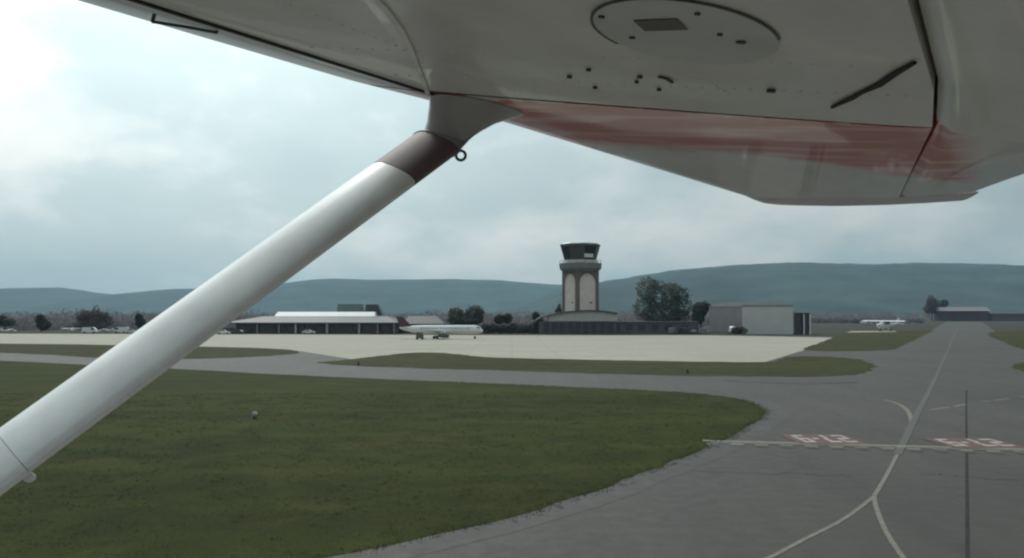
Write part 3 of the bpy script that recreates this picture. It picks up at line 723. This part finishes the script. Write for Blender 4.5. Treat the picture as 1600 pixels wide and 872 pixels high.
put('van', 'white_paint', 190, 318, R(178), 'white van close to the white strut, right of the russet tree', gveh)
put('car', 'white_paint', 206, 312, R(20), 'white car half hidden behind the upper edge of the strut', gveh)
put('van', 'dark_paint', 358, 306, R(8), 'dark van just right of the strut by the terminal end', gveh)
put('car', 'dark_paint', 372, 300, R(170), 'dark car beside the dark van by the terminal end', gveh)
put('car', 'white_paint', 483, 303, R(0), 'white car in front of the terminal', gveh)
put('van', 'grey_paint', 1052, 301, R(60), 'grey van before the dark service building', gveh)
put('van', 'dark_paint', 1068, 301.5, R(95), 'dark van in the row right of the grey van', gveh)
put('car', 'dark_paint', 1083, 301, R(85), 'dark car in the row before the service building', gveh)
put('van', 'grey_paint', 1099, 300.5, R(80), 'grey van at the right end of the row before the service building', gveh)
put('truck', 'white_paint', 1144, 306, R(78), 'white tanker truck seen end-on left of the pale hangar', gveh)
put('car', 'white_paint', 350, 299, R(5), 'white car at the foot of the dark van by the strut', gveh)

# ---- light aircraft on the ground (high wing)
def light_plane(name):
    t = thing(name, (0, 0, 0))
    def sec(x, zc, ry, rz, n=12): return [(x, ry*math.cos(a), zc + rz*math.sin(a)) for a in [2*math.pi*k/n for k in range(n)]]
    b = MB(); b.loft([sec(3.0, 1.25, .22, .25), sec(2.85, 1.25, .42, .42), sec(2.0, 1.3, .52, .55), sec(1.3, 1.45, .56, .72), (sec(0.2, 1.5, .56, .78)), sec(-1.0, 1.5, .45, .6), sec(-3.0, 1.5, .22, .3), sec(-4.9, 1.6, .07, .13)]); b.build('fuselage', M['white_paint'], t, smooth=True)
    b = MB(); b.loft([[(1.2, y, 2.22), (.7, y, 2.42), (-.5, y, 2.26), (.4, y, 2.12)] for y in (-5.4, 0, 5.4)]); b.build('wing', M['white_paint'], t, smooth=False)
    for s in (-1, 1):
        b = MB(); b.tube([(.75, s*.5, .95), (.6, s*2.4, 2.24)], .06, 6); b.build('strut', M['white_paint'], t)
        b = MB(); b.tube([(.1, s*.5, .8), (.0, s*1.2, .25)], .05, 6); b.build('gear_leg', M['white_paint'], t)
        b = MB(); wheel_mesh(b, 0, s*1.25, .22, .22, .15); b.build('wheel', M['black_rubber'], t)
        b = MB(); b.prism([(1.25, 1.55), (.75, 2.15), (-.6, 2.1), (-.9, 1.7)], 'y', s*.535, s*.575); b.build('side_window', M['dark_glass'], t)
    b = MB(); b.loft([[(2.02, y, 1.72), (1.25, y*.95, 2.2), (1.2, y*.95, 2.16), (1.97, y, 1.68)] for y in (-.48, .48)]); b.build('windscreen', M['dark_glass'], t)
    b = MB(); b.tube([(2.3, 0, 1), (2.35, 0, .2)], .05, 6); b.build('gear_leg', M['white_paint'], t)
    b = MB(); wheel_mesh(b, 2.35, 0, .2, .2, .14); b.build('wheel', M['black_rubber'], t)
    b = MB(); b.prism([(-3.4, 1.65), (-4.5, 2.95), (-5.1, 2.95), (-4.95, 1.55)], 'y', -.05, .05); b.build('fin', M['white_paint'], t)
    b = MB(); b.loft([[(-4.0, y, 1.65), (-4.3, y, 1.7), (-4.95, y, 1.65), (-4.3, y, 1.6)] for y in (-1.7, 0, 1.7)]); b.build('tailplane', M['white_paint'], t)
    b = MB(); b.loft([[(3.05, y, 1.25 + w_), (3.1, y, 1.25 + w_), (3.1, y, 1.25 - w_), (3.05, y, 1.25 - w_)] for y, w_ in ((-.95, .03), (-.4, .08), (0, .05), (.4, .08), (.95, .03))]); b.build('propeller', M['dark_metal'], t)
    b = MB(); b.loft([sec(3.0, 1.25, .2, .2), sec(3.2, 1.25, .13, .13), sec(3.32, 1.25, .02, .02)]); b.build('spinner', M['white_paint'], t, smooth=True)
    return t
lp = light_plane('parked_light_aircraft'); lp.location = (gx(1384, 352), 352, .05); lp.rotation_euler = (0, 0, R(-148)); lp.scale = (1.75, 1.75, 1.75)
gpl = 'parked light aircraft'
tag(lp, 'white high-wing light aircraft parked on the grass left of the far taxiway', 'aircraft', gpl)
for px, Y, rz, lab in ((17, 312, 40, 'small white high-wing aircraft parked at the far left edge of the photo'), (163, 316, 200, 'small white high-wing aircraft parked between the two white vans'), (1355, 520, 20, 'tiny distant white aircraft left of the parked high-wing one'), (112, 330, 130, 'small white high-wing aircraft left of the russet tree')):
    c = copy_tree(lp); c.location = (gx(px, Y), Y, .05); c.rotation_euler = (0, 0, R(rz)); c.scale = (.62, .62, .62) if Y < 400 else (1, 1, 1); tag(c, lab, 'aircraft', gpl)
# pale strip of concrete by the parked aircraft
struct(tri_sheet(G2([(1322, 519.6), (1400, 518.8), (1400, 517.2), (1330, 517.6)]), 0.036, 'parking_pad', M['concrete']))

# ---- jet airliner
JD = 246.0; jk = JD / FPX
jet = thing('jet_airliner', (gx(690, JD), JD, 0.04), R(4), 'white twin-engine jet with dark maroon fin parked on the apron', 'airliner')
LJ = 65 * jk                      # half length
rj = 6.6 * jk
zj = hz(514.8, JD) - 0.04
def jsec(x, zc, r, rz=None, n=20): return [(x, r*math.cos(a), zc + (rz or r)*math.sin(a)) for a in [2*math.pi*k/n for k in range(n)]]
b = MB(); b.loft([jsec(LJ, zj - .35*rj, .04), jsec(LJ*.975, zj - .3*rj, .35*rj), jsec(LJ*.93, zj - .16*rj, .62*rj), jsec(LJ*.86, zj - .04*rj, .9*rj), jsec(LJ*.78, zj, rj), jsec(0, zj, rj), jsec(-LJ*.45, zj, rj), jsec(-LJ*.7, zj + .1*rj, .78*rj), jsec(-LJ*.9, zj + .25*rj, .4*rj), jsec(-LJ, zj + .35*rj, .12*rj)])
b.build('fuselage', M['white_paint'], jet, smooth=True)
for s in (-1, 1):
    b = MB()
    def wsec(y, xl, c, z, th): return [(xl, y, z), (xl - .3*c, y, z + th), (xl - c, y, z + .02), (xl - .4*c, y, z - th*.5)]
    b.loft([wsec(s*rj*.6, 2.9, 4.4, zj - .55*rj, .28), wsec(s*3.6, .9, 2.7, zj - .35*rj, .17), wsec(s*10.2, -3.2, 1.1, zj + .15*rj, .07)]); b.build('wing', M['white_paint'], jet)
    en = thing('engine', (0, 0, 0)); en.parent = jet
    b = MB(); ye = s*3.4; ze_ = zj - 1.35*rj
    b.loft([[(x, ye + r*math.cos(a), ze_ + r*math.sin(a)) for a in [2*math.pi*k/16 for k in range(16)]] for x, r in ((1.95, .5), (2.1, .56), (1.7, .66), (.6, .68), (-.5, .5), (-.9, .35))]); b.build('nacelle', M['nacelle'], en, smooth='auto')
    b = MB(); b.box(-.4, 1.4, ye - .08, ye + .08, ze_ + .55, zj - .38*rj); b.build('pylon', M['white_paint'], en)
    mg = MB()
    for dx in (-.42, .42): wheel_mesh(mg, -1.6 + dx, s*2.0, .42, .42, .3)
    mg.build('wheel', M['black_rubber'], jet)
    b = MB(); b.tube([(-1.6, s*2.0, .42), (-1.4, s*1.7, zj - .5*rj)], .12, 8); b.build('gear_leg', M['silver'], jet)
    b = MB(); b.loft([[(xl, y, z), (xl - .3*c, y, z + .06), (xl - c, y, z), (xl - .4*c, y, z - .06)] for y, xl, c, z in ((s*.25, -LJ*.78, 2.0, zj + .35*rj), (s*3.9, -LJ*.93, .9, zj + .6*rj))]); b.build('tailplane', M['white_paint'], jet)
    b = MB(); b.prism([(LJ*.925, zj + .3*rj), (LJ*.865, zj + .68*rj), (LJ*.84, zj + .68*rj), (LJ*.86, zj + .3*rj)], 'y', s*rj*.5, s*rj*.83); b.build('cockpit_window', M['dark_glass'], jet)
    b = MB(); b.prism([(LJ*.74, zj - .5*rj), (LJ*.74, zj + .55*rj), (LJ*.70, zj + .55*rj), (LJ*.70, zj - .5*rj)], 'y', s*rj*.8, s*rj*1.005); b.build('door', M['white_paint'], jet)
wm = MB(); wm.box(-.13, .13, -.02, .02, -.2, .2); w0 = wm.build('cabin_window', M['dark_glass'], jet); first = True
for s in (-1, 1):
    for i in range(18):
        o = w0 if first else w0.copy()
        if not first: col.objects.link(o); o.parent = jet
        first = False; o.location = (LJ*.64 - i * LJ * .066, s * rj * .975, zj + .25*rj)
zf = hz(495, JD)
b = MB(); b.prism([(-LJ*.70, zj + .7*rj), (-LJ*.93, zf), (-LJ*1.09, zf), (-LJ*.98, zj + .35*rj)], 'y', -.12, .12); b.build('fin', M['maroon_paint'], jet)
b = MB(); wheel_mesh(b, LJ*.8, .2, .33, .33, .2); wheel_mesh(b, LJ*.8, -.2, .33, .33, .2); b.build('nose_wheel', M['black_rubber'], jet)
b = MB(); b.tube([(LJ*.8, 0, .33), (LJ*.79, 0, zj - .8*rj)], .1, 8); b.build('gear_leg', M['silver'], jet)

# ---- ground power cart beside the jet
gc = thing('ground_power_cart', (gx(656, 238), 238, .03), R(6), 'dark green wheeled cart standing below the rear of the white jet', 'cart')
b = MB(); b.prism([(-1.0, .5), (1.0, .5), (1.05, 1.2), (.8, 1.9), (-.85, 2.0), (-1.05, 1.7)], 'y', -.7, .7); b.build('housing', M['nacelle'], gc)
b = MB(); b.box(-1.15, 1.15, -.75, .75, .36, .497); b.build('chassis', M['dark_metal'], gc)
for x in (-.7, .7):
    for y in (-.72, .72):
        b = MB(); wheel_mesh(b, x, y, .3, .3, .18); b.build('wheel', M['black_rubber'], gc)
b = MB(); b.tube([(1.15, 0, .42), (2.0, 0, .3)], .05, 6); b.build('tow_bar', M['dark_metal'], gc)
# ---- small markers
mk = thing('edge_marker', gp(398, 655).xyz, 0, 'small white edge marker standing alone in the big grass field', 'marker')
b = MB(); b.tube([(0, 0, 0), (0, 0, .18)], [.14, .12], 10); b.build('base', M['dark_metal'], mk)
b = MB(); b.loft(ell(0, 0, .32, .2, .2, .18, 12, 8)); b.build('lens', M['white_mark'], mk, smooth=True)
for px, py, lab in ((1074, 584, 'small dark light fixture on the far grass island near its middle'), (560, 571, 'small dark light fixture at the left tip of the far grass island')):
    o = thing('taxiway_light', gp(px, py).xyz, 0, lab, 'light')
    b = MB(); b.tube([(0, 0, 0), (0, 0, .3)], [.22, .16], 10); b.build('base', M['dark_metal'], o)
    b = MB(); b.loft(ell(0, 0, .42, .14, .14, .16, 10, 6)); b.build('lens', M['dark_glass'], o, smooth=True)

# ================================================================== THE AIRCRAFT ONE SITS IN: wing and strut overhead
S = ray(1540, 420).normalized()
fh = Vector((-S.y, S.x, 0)).normalized()
EL = R(7)
Fw = (fh * math.cos(EL) + Vector((0, 0, 1)) * math.sin(EL)); Fw = (Fw - S * Fw.dot(S)).normalized()
U = S.cross(Fw)
r1 = ray(680, 165); O = camo.location + r1 * (2.171 / r1.y)
ac = thing('light_aircraft', (0, 0, 0), 0, 'white and red high-wing light aircraft, its right wing and strut seen from below', 'aircraft')
Mx = Matrix(((S.x, Fw.x, U.x, O.x), (S.y, Fw.y, U.y, O.y), (S.z, Fw.z, U.z, O.z), (0, 0, 0, 1)))
ac.matrix_world = Mx
Mi = Mx.inverted()
def loc(x, y, h=0.0):                 # where the line of sight meets the wing's under-surface, in wing coordinates (span, forward, up)
    d = Mi.to_3x3() @ ray(x, y); c = Mi @ camo.location
    t = (h - c.z) / d.z; return c + d * t
def locd(x, y, Y): return Mi @ at(x, y, Y)

# paints
def wing_paint(name, red=True):
    m = mat(name, (0.6, 0.6, 0.58), 0.38, spec=0.45, coat=0.25); g = G(m)
    n = g.noise(2.2, 7, 0.65, dist=0.4); st = g.noise(3.0, 6, 0.6, (0.5, 4.0, 1)); fine = g.noise(28, 5, 0.7)
    base = g.ramp(n, [(0.3, (0.59, 0.575, 0.545)), (0.7, (0.73, 0.705, 0.68))])
    base = g.mix(0.35, base, g.ramp(st, [(0.3, 0.8), (0.7, 1.1)]), 'MULTIPLY')
    base = g.mix(0.25, base, g.ramp(fine, [(0.3, 0.8), (0.7, 1.1)]), 'MULTIPLY')
    if red:
        sx = g.sepx()
        # chordwise red trim band just outboard of the joint, ragged at its edges
        edge_n = g.math('MULTIPLY', g.math('SUBTRACT', g.noise(3.5, 5, 0.6, (1, 2, 1)), 0.5), 0.45)
        skew = g.math('MULTIPLY', sx[1], 0.40)
        dd = g.math('ADD', g.math('ADD', g.math('ADD', sx[0], 0.25), skew), edge_n)
        wide = g.math('MULTIPLY', g.math('MAXIMUM', g.math('SUBTRACT', g.math('MULTIPLY', sx[1], -1.0), 0.62), 0.0), 2.2)
        ddo = g.math('SUBTRACT', dd, wide)
        inn = g.ramp(dd, [(0.0, 0.0), (0.04, 1.0)])
        lo_ = g.ramp(g.math('ADD', g.math('DIVIDE', ddo, 2.0), 0.4), [(0.0, 1.0), (0.80, 1.0), (0.94, 0.0)])
        wear_or_sheen = g.ramp(g.noise(2.6, 3, 0.5, (2.6, 0.9, 1), 0.35), [(0.50, 0.0), (0.66, 0.8)])  # pale pink streaks paint reflections into the red
        redc = g.mix(wear_or_sheen, (0.50, 0.125, 0.12), (0.80, 0.50, 0.46))
        lo_ = g.math('MULTIPLY', g.math('MULTIPLY', lo_, inn), g.ramp(g.math('MULTIPLY', sx[1], -0.6), [(0.66, 1.0), (0.72, 0.0)]))
        base = g.mix(lo_, base, redc)
    g.color(base); g.bump(n, 0.05, 0.02); g.rough(g.ramp(n, [(0.3, 0.32), (0.7, 0.5)]))
    return m
M['wing'] = wing_paint('wing_paint_white', False); M['wing_red'] = wing_paint('wing_paint_red_band', True)
M['wing_tip'] = mat('wing_tip_paint', (0.50, 0.49, 0.52), 0.3, 0.12, 2.0, coat=0.3)
M['strut_white'] = mat('strut_white_paint', (0.82, 0.825, 0.815), 0.34, 0.13, 7.0, coat=0.35, detail=9)
M['strut_shade'] = mat('strut_shade_colour', (0.15, 0.105, 0.108), 0.6, 0.25, 6.0)  # brownish dark tone standing in for shade
M['fairing'] = mat('fairing_grey_paint', (0.36, 0.35, 0.345), 0.4, 0.12, 5.0, coat=0.2)
M['gap'] = mat('dark_gap', (0.012, 0.012, 0.013), 0.8)
M['streak'] = mat('pale_streak_paint', (0.72, 0.71, 0.67), 0.6, 0.2, 12)
M['screw'] = mat('dark_screw', (0.06, 0.058, 0.055), 0.6)
M['rivet'] = mat('painted_rivet', (0.62, 0.61, 0.59), 0.5)
M['rim'] = mat('grimy_plate_edge', (0.10, 0.10, 0.095), 0.8, 0.3, 9.0)
M['plate'] = mat('plate_paint', (0.50, 0.50, 0.48), 0.42, 0.12, 5.0)

CH0, HINGE = 1.63, 1.13
LOW = [(-.04, .050), (-.033, .03), (-.015, .016), (.02, .007), (.08, .002), (.2, 0.0), (.35, 0.0), (.5, 0.0), (.65, 0.0), (.8, 0.0), (.95, 0.0), (1.05, 0.0), (HINGE, .002)]
UPP = [(HINGE, .115), (1.0, .15), (.8, .188), (.6, .208), (.42, .207), (.28, .187), (.16, .155), (.06, .122), (.005, .096), (-.028, .072)]
SK = 0.45                              # the joint runs a little askew across the chord
def chord(s): return 1.0 if s <= 0 else 1 - 0.30 * s / 3.3
def twist(s): return 0.0 if s <= 0 else R(3.6) * (s / 3.3)   # washout
def tw_pt(s, c, h):
    if s < 0 and c < .15: c -= .06 * min(1.0, -s / .3) * (1 - max(c, 0) / .15)
    k = chord(s); c2, h2 = c * k, h * (1 - .25 * max(0, s) / 3.3)
    a = twist(s); return (s, -(c2 * math.cos(a) - h2 * math.sin(a)), c2 * math.sin(a) * 1.0 + h2 * math.cos(a))
def wring(s, skew, sec): return [tw_pt(s + skew * (c - .55), c, h) for c, h in sec]
SEC = LOW + UPP
GAP = .012
b = MB(); b.loft([wring(s, k, SEC) for s, k in ((-2.7, 0), (-2.0, 0), (-1.4, .1), (-.9, .25), (-.45, .38), (-GAP, SK))]); b.build('inboard_wing_panel', M['wing'], ac, smooth='auto')
b = MB(); b.loft([wring(s, k, SEC) for s, k in ((GAP, SK), (.3, .42), (.7, .35), (1.2, .25), (1.8, .15), (2.5, .05), (3.25, 0))]); b.build('outboard_wing_panel', M['wing_red'], ac, smooth='auto')
b = MB(); sec2 = [(c * .985 + .006, h * .9 + .012) for c, h in SEC]; b.loft([wring(-.06, SK, sec2), wring(.06, SK, sec2)]); b.build('joint_rib', M['gap'], ac)
# drooped wing tip
def tip_ring(s, k, droop, shr):
    return [tw_pt(s, 1.25 + (c - 1.25) * k, 0.09 + (h - .09) * shr - droop * (1 - .25 * abs(c - .6))) for c, h in TSEC]
TSEC = LOW[:-1] + [(HINGE, .004), (1.35, .012), (1.66, .034), (1.66, .042), (1.35, .085)] + UPP
b = MB(); b.loft([tip_ring(3.256, 1.0, 0, 1.0), tip_ring(3.4, .99, .015, 1.0), tip_ring(3.55, .97, .04, .86), tip_ring(3.66, .92, .072, .55), tip_ring(3.72, .86, .09, .22)]); b.build('wing_tip', M['wing_tip'], ac, smooth='auto')
# flap and aileron
def surf(s0, s1, n, defl, name, m, drop=0.0, k0=0.0):
    prof = [(HINGE + .004, .06), (HINGE + .014, .022), (HINGE + .05, .004), (1.35, .010), (CH0, .034), (CH0, .042), (1.4, .085), (HINGE + .09, .11), (HINGE + .0, .10)]
    rr = []
    for i in range(n + 1):
        s = s0 + (s1 - s0) * i / n; rg = []
        for c, h in prof:
            dc, dh = c - HINGE, h - .06
            rg.append(tw_pt(s + (k0 if i == (n if s1 <= 0.5 else 0) else 0) * 0, HINGE + dc * math.cos(defl) + dh * math.sin(defl) * 1.0, .06 + dh * math.cos(defl) - dc * math.sin(defl) - drop))
        rr.append(rg)
    b = MB(); b.loft(rr); return b.build(name, m, ac, smooth='auto')
surf(-2.7, .235, 6, R(11), 'flap', M['wing'], .004)
b = MB(); b.loft([[tw_pt(s_, c, h) for c, h in ((HINGE - .03, .045), (HINGE + .09, .045), (HINGE + .09, .10), (HINGE - .03, .10))] for s_ in (-2.69, .25)]); b.build('flap_gap_blocker', M['gap'], ac)  # dark box added to stop light leaking between wing and flap
surf(.27, 3.24, 6, R(-1), 'aileron', M['wing_red'])

# under-wing fittings
def plate_on(pts, name, m, h=-.004, th=.004, parent=None):
    b = MB(); b.prism([(p[0], p[1]) for p in pts], 'z', h, h + th); return b.build(name, m, parent or ac)
def disc(p, r, name, m, th=.004, par=None, n=14):
    return plate_on([(p[0] + r*math.cos(2*math.pi*k/n), p[1] + r*math.sin(2*math.pi*k/n)) for k in range(n)], name, m, -th, th - .0004, par)
def strip(pts, wid, name, m, h=-.004, th=.0036, parent=None):
    b = MB(); pv = [Vector((p[0], p[1])) for p in pts]; rg = []
    for i, p in enumerate(pv):
        d = (pv[min(i+1, len(pv)-1)] - pv[max(i-1, 0)]).normalized(); n = Vector((-d.y, d.x)) * (wid if isinstance(wid, (int, float)) else wid[i]) / 2
        rg.append([(p.x + n.x, p.y + n.y, h), (p.x - n.x, p.y - n.y, h), (p.x - n.x, p.y - n.y, h + th), (p.x + n.x, p.y + n.y, h + th)])
    b.loft(rg); return b.build(name, m, parent or ac)
# access plate with its rim, placard and screws
cpl = loc(1062, 62); ap = []
a_l, a_r, a_t = loc(912, 34), loc(1218, 72), loc(1050, 2)
cx_, cy_ = -.66, -.845
rs, rc = .19, .118
pl = [(cx_ + rs*math.cos(2*math.pi*k/40), cy_ + rc*math.sin(2*math.pi*k/40)) for k in range(40)]
pobj = plate_on(pl, 'access_plate', M['plate'], -.0025, .0022)
half = [(cx_ + rs*1.0*math.cos(t), cy_ + rc*1.0*math.sin(t)) for t in [R(90 + 200 * k / 30 - 10) for k in range(31)]]
strip(half, .0035, 'plate_rim', M['rim'], -.0032, .0022, pobj)
q4 = [loc(*p) for p in ((990, 28), (1058, 25), (1075, 42), (1008, 44))]
plate_on(q4, 'placard', mat('grey_placard', (0.10, 0.095, 0.09), 0.6), -.0042, .0012, pobj)
for px, py, r in ((940, 22, .0045), (988, 55, .0045), (1090, 17, .004), (1125, 50, .004), (1158, 62, .007), (1205, 140, .008), (890, 118, .005), (920, 107, .0045), (1000, 118, .005), (930, 135, .0045), (1030, 138, .0045), (995, 126, .004)):
    disc(loc(px, py), r, 'screw', M['screw'], .005)
strip([loc(1030, 118), loc(1042, 121), loc(1050, 127)], .006, 'drain_slot', M['screw'])
strip([loc(585, -6), loc(605, 15), loc(628, 45), loc(645, 80), loc(658, 115), loc(669, 146)], [.010, .010, .008, .008, .008, .010], 'pale_streak', M['streak'])  # thin raised pale streak curving across the skin
strip([loc(1300, 166), loc(1330, 152), loc(1345, 143), loc(1372, 131), loc(1400, 112), loc(1430, 95)], [.005, .011, .008, .013, .010, .005], 'flap_track_slot', M['gap'], -.0045, .004)
strip([(-1.5, -.10), (-.9, -.10), (-.5, -.10), (-.12, -.10)], .012, 'skin_lap_seam', M['gap'], -.002, .0045)
# thin rail on two posts under the leading edge
rl = [locd(238, 34, 1.33), locd(290, 42, 1.40), locd(338, 51, 1.47)]
rail = MB(); rail.tube(rl, .0025, 8); ro = rail.build('leading_edge_rail', M['screw'], ac)
for p in (rl[0], rl[2]):
    b = MB(); b.tube([p, (p.x, p.y - .004, p.z + .012)], .003, 6); b.build('rail_post', M['screw'], ro)
rv = MB()
for s_ in (-1.35, -.98, -.55, -.30):
    for i in range(34):
        c_ = .16 + i * .028
        rv.loft([[(s_ + SK * .5 * (c_ - .55) + q_ * math.cos(a), -c_ + q_ * math.sin(a), z_) for a in [2*math.pi*k/6 for k in range(6)]] for q_, z_ in ((.0036, .0003), (.0026, -.0010))])
for c_ in (.34, .78):
    for i in range(46):
        s_ = -1.45 + i * .028
        rv.loft([[(s_ + q_ * math.cos(a), -c_ + q_ * math.sin(a), z_) for a in [2*math.pi*k/6 for k in range(6)]] for q_, z_ in ((.0036, .0003), (.0026, -.0010))])
o = rv.build('rivet_rows', M['rivet'], ac); o['kind'] = 'stuff'
# static wick at the aileron's trailing edge
wk = locd(1552, 300, 3.4)
b = MB(); b.tube([(2.2, -1.36, .115), (2.22, -1.50, .108)], .004, 6); b.build('static_wick', M['screw'], ac)

# strut
T_top = loc(752, 172); 
TB = locd(-5, 722, 1.62)
dS = (TB - T_top); Lst = dS.length; dS.normalize()
e1 = Vector((0, 1, 0)); e1 = (e1 - dS * e1.dot(dS)).normalized(); e2 = dS.cross(e1)
upl = Mi.to_3x3() @ Vector((0, 0, 1))
if e2.dot(upl) < 0: e2 = -e2
th_ = R(10); a_ = e1 * math.cos(th_) + e2 * math.sin(th_); b_ = e1 * math.cos(th_) - e2 * math.sin(th_)
e1 = b_
e2 = dS.cross(e1)
def srng(t, a, bb, off=(0, 0)):
    c = T_top + dS * t + e1 * off[0] + e2 * off[1]; r = []
    for k in range(28):
        an = 2*math.pi*k/28; x = math.cos(an); y = math.sin(an)
        xs = x * a * (1.0 if x > 0 else 1.25); r.append(c + e1 * xs + e2 * (y * bb * (1 - .25 * max(0, -x))))
    return r
SA, SB = .082, .039
def lerp(a, b_, t): return a + (b_ - a) * t
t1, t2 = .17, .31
b = MB(); b.loft([srng(t, SA, SB) for t in (t2 + .002, .6, 1.0, Lst - .031)]); st_o = b.build('strut', M['strut_white'], ac, smooth='auto')
b = MB(); b.loft([srng(t, SA, SB) for t in (t1 + .002, t2)]); b.build('strut_shade_sleeve', M['strut_shade'], ac, smooth='auto')  # shade on the upper strut, painted as a dark brownish section
b = MB(); b.loft([srng(Lst - .030, SA*1.035, SB*1.05), srng(Lst + .5, SA*1.04, SB*1.05), srng(Lst + 1.25, SA*1.05, SB*1.05)]); b.build('strut_cuff', M['strut_white'], ac, smooth='auto')
# fairing blending strut into wing
foot = []
fc = loc(748, 166)
for k in range(28):
    an = 2*math.pi*k/28
    foot.append((math.cos(an), math.sin(an)))
def fring(t):
    base = srng(t1, SA*1.03, SB*1.06)
    top = []
    for (x, y), p in zip(foot, base):
        v = fc + Vector((-y * .17 , x * .085, 0)); v.z = -.001
        top.append(v)
    return [Vector(p).lerp(q_, t) for p, q_ in zip(base, top)]
b = MB(); b.loft([srng(t1, SA*1.03, SB*1.06)] + [fring(t) for t in (.3, .6, .85, 1.0)]); b.build('strut_fairing', M['fairing'], ac, smooth='auto')
# tie-down ring
rg_c = T_top + dS * (t1 + .02) - e2 * (SB + .012)
b = MB(); rgp = [locd(720 + 7.5*math.cos(a), 243 + 7.5*math.sin(a), 2.08) for a in [2*math.pi*k/14 for k in range(15)]]
b.tube(rgp, .0035, 8); b.build('tie_down_ring', M['screw'], ac, smooth=True)
b = MB(); b.loft([[Vector(p) + Vector(locd(711, 188, 2.1)) for p in r] for r in ell(0, 0, 0, .008, .008, .008, 10, 6)]); b.build('fairing_screw', M['screw'], ac)
b = MB(); b.loft([[Vector(p) + Vector(locd(46, 746, 1.6)) for p in r] for r in ell(0, 0, 0, .011, .011, .009, 10, 6)]); b.build('strut_bolt', M['white_paint'], ac, smooth=True)

# ================================================================== haze
hb = MB(); hb.box(-9300, 9300, -2300, 9300, -6.0, 420.0)
hm = bpy.data.materials.new('haze_air'); hm.use_nodes = True
t = hm.node_tree; t.nodes.clear()
ho_ = t.nodes.new('ShaderNodeOutputMaterial'); pv = t.nodes.new('ShaderNodeVolumePrincipled')
pv.inputs['Color'].default_value = (0.53, 0.81, 1.0, 1); pv.inputs['Density'].default_value = 9.2e-5; pv.inputs['Anisotropy'].default_value = 0.2
t.links.new(pv.outputs[0], ho_.inputs['Volume'])
hz_o = hb.build('haze', hm); tag(hz_o, 'thin blue-grey haze over the airfield and hills', 'haze', kind='stuff')
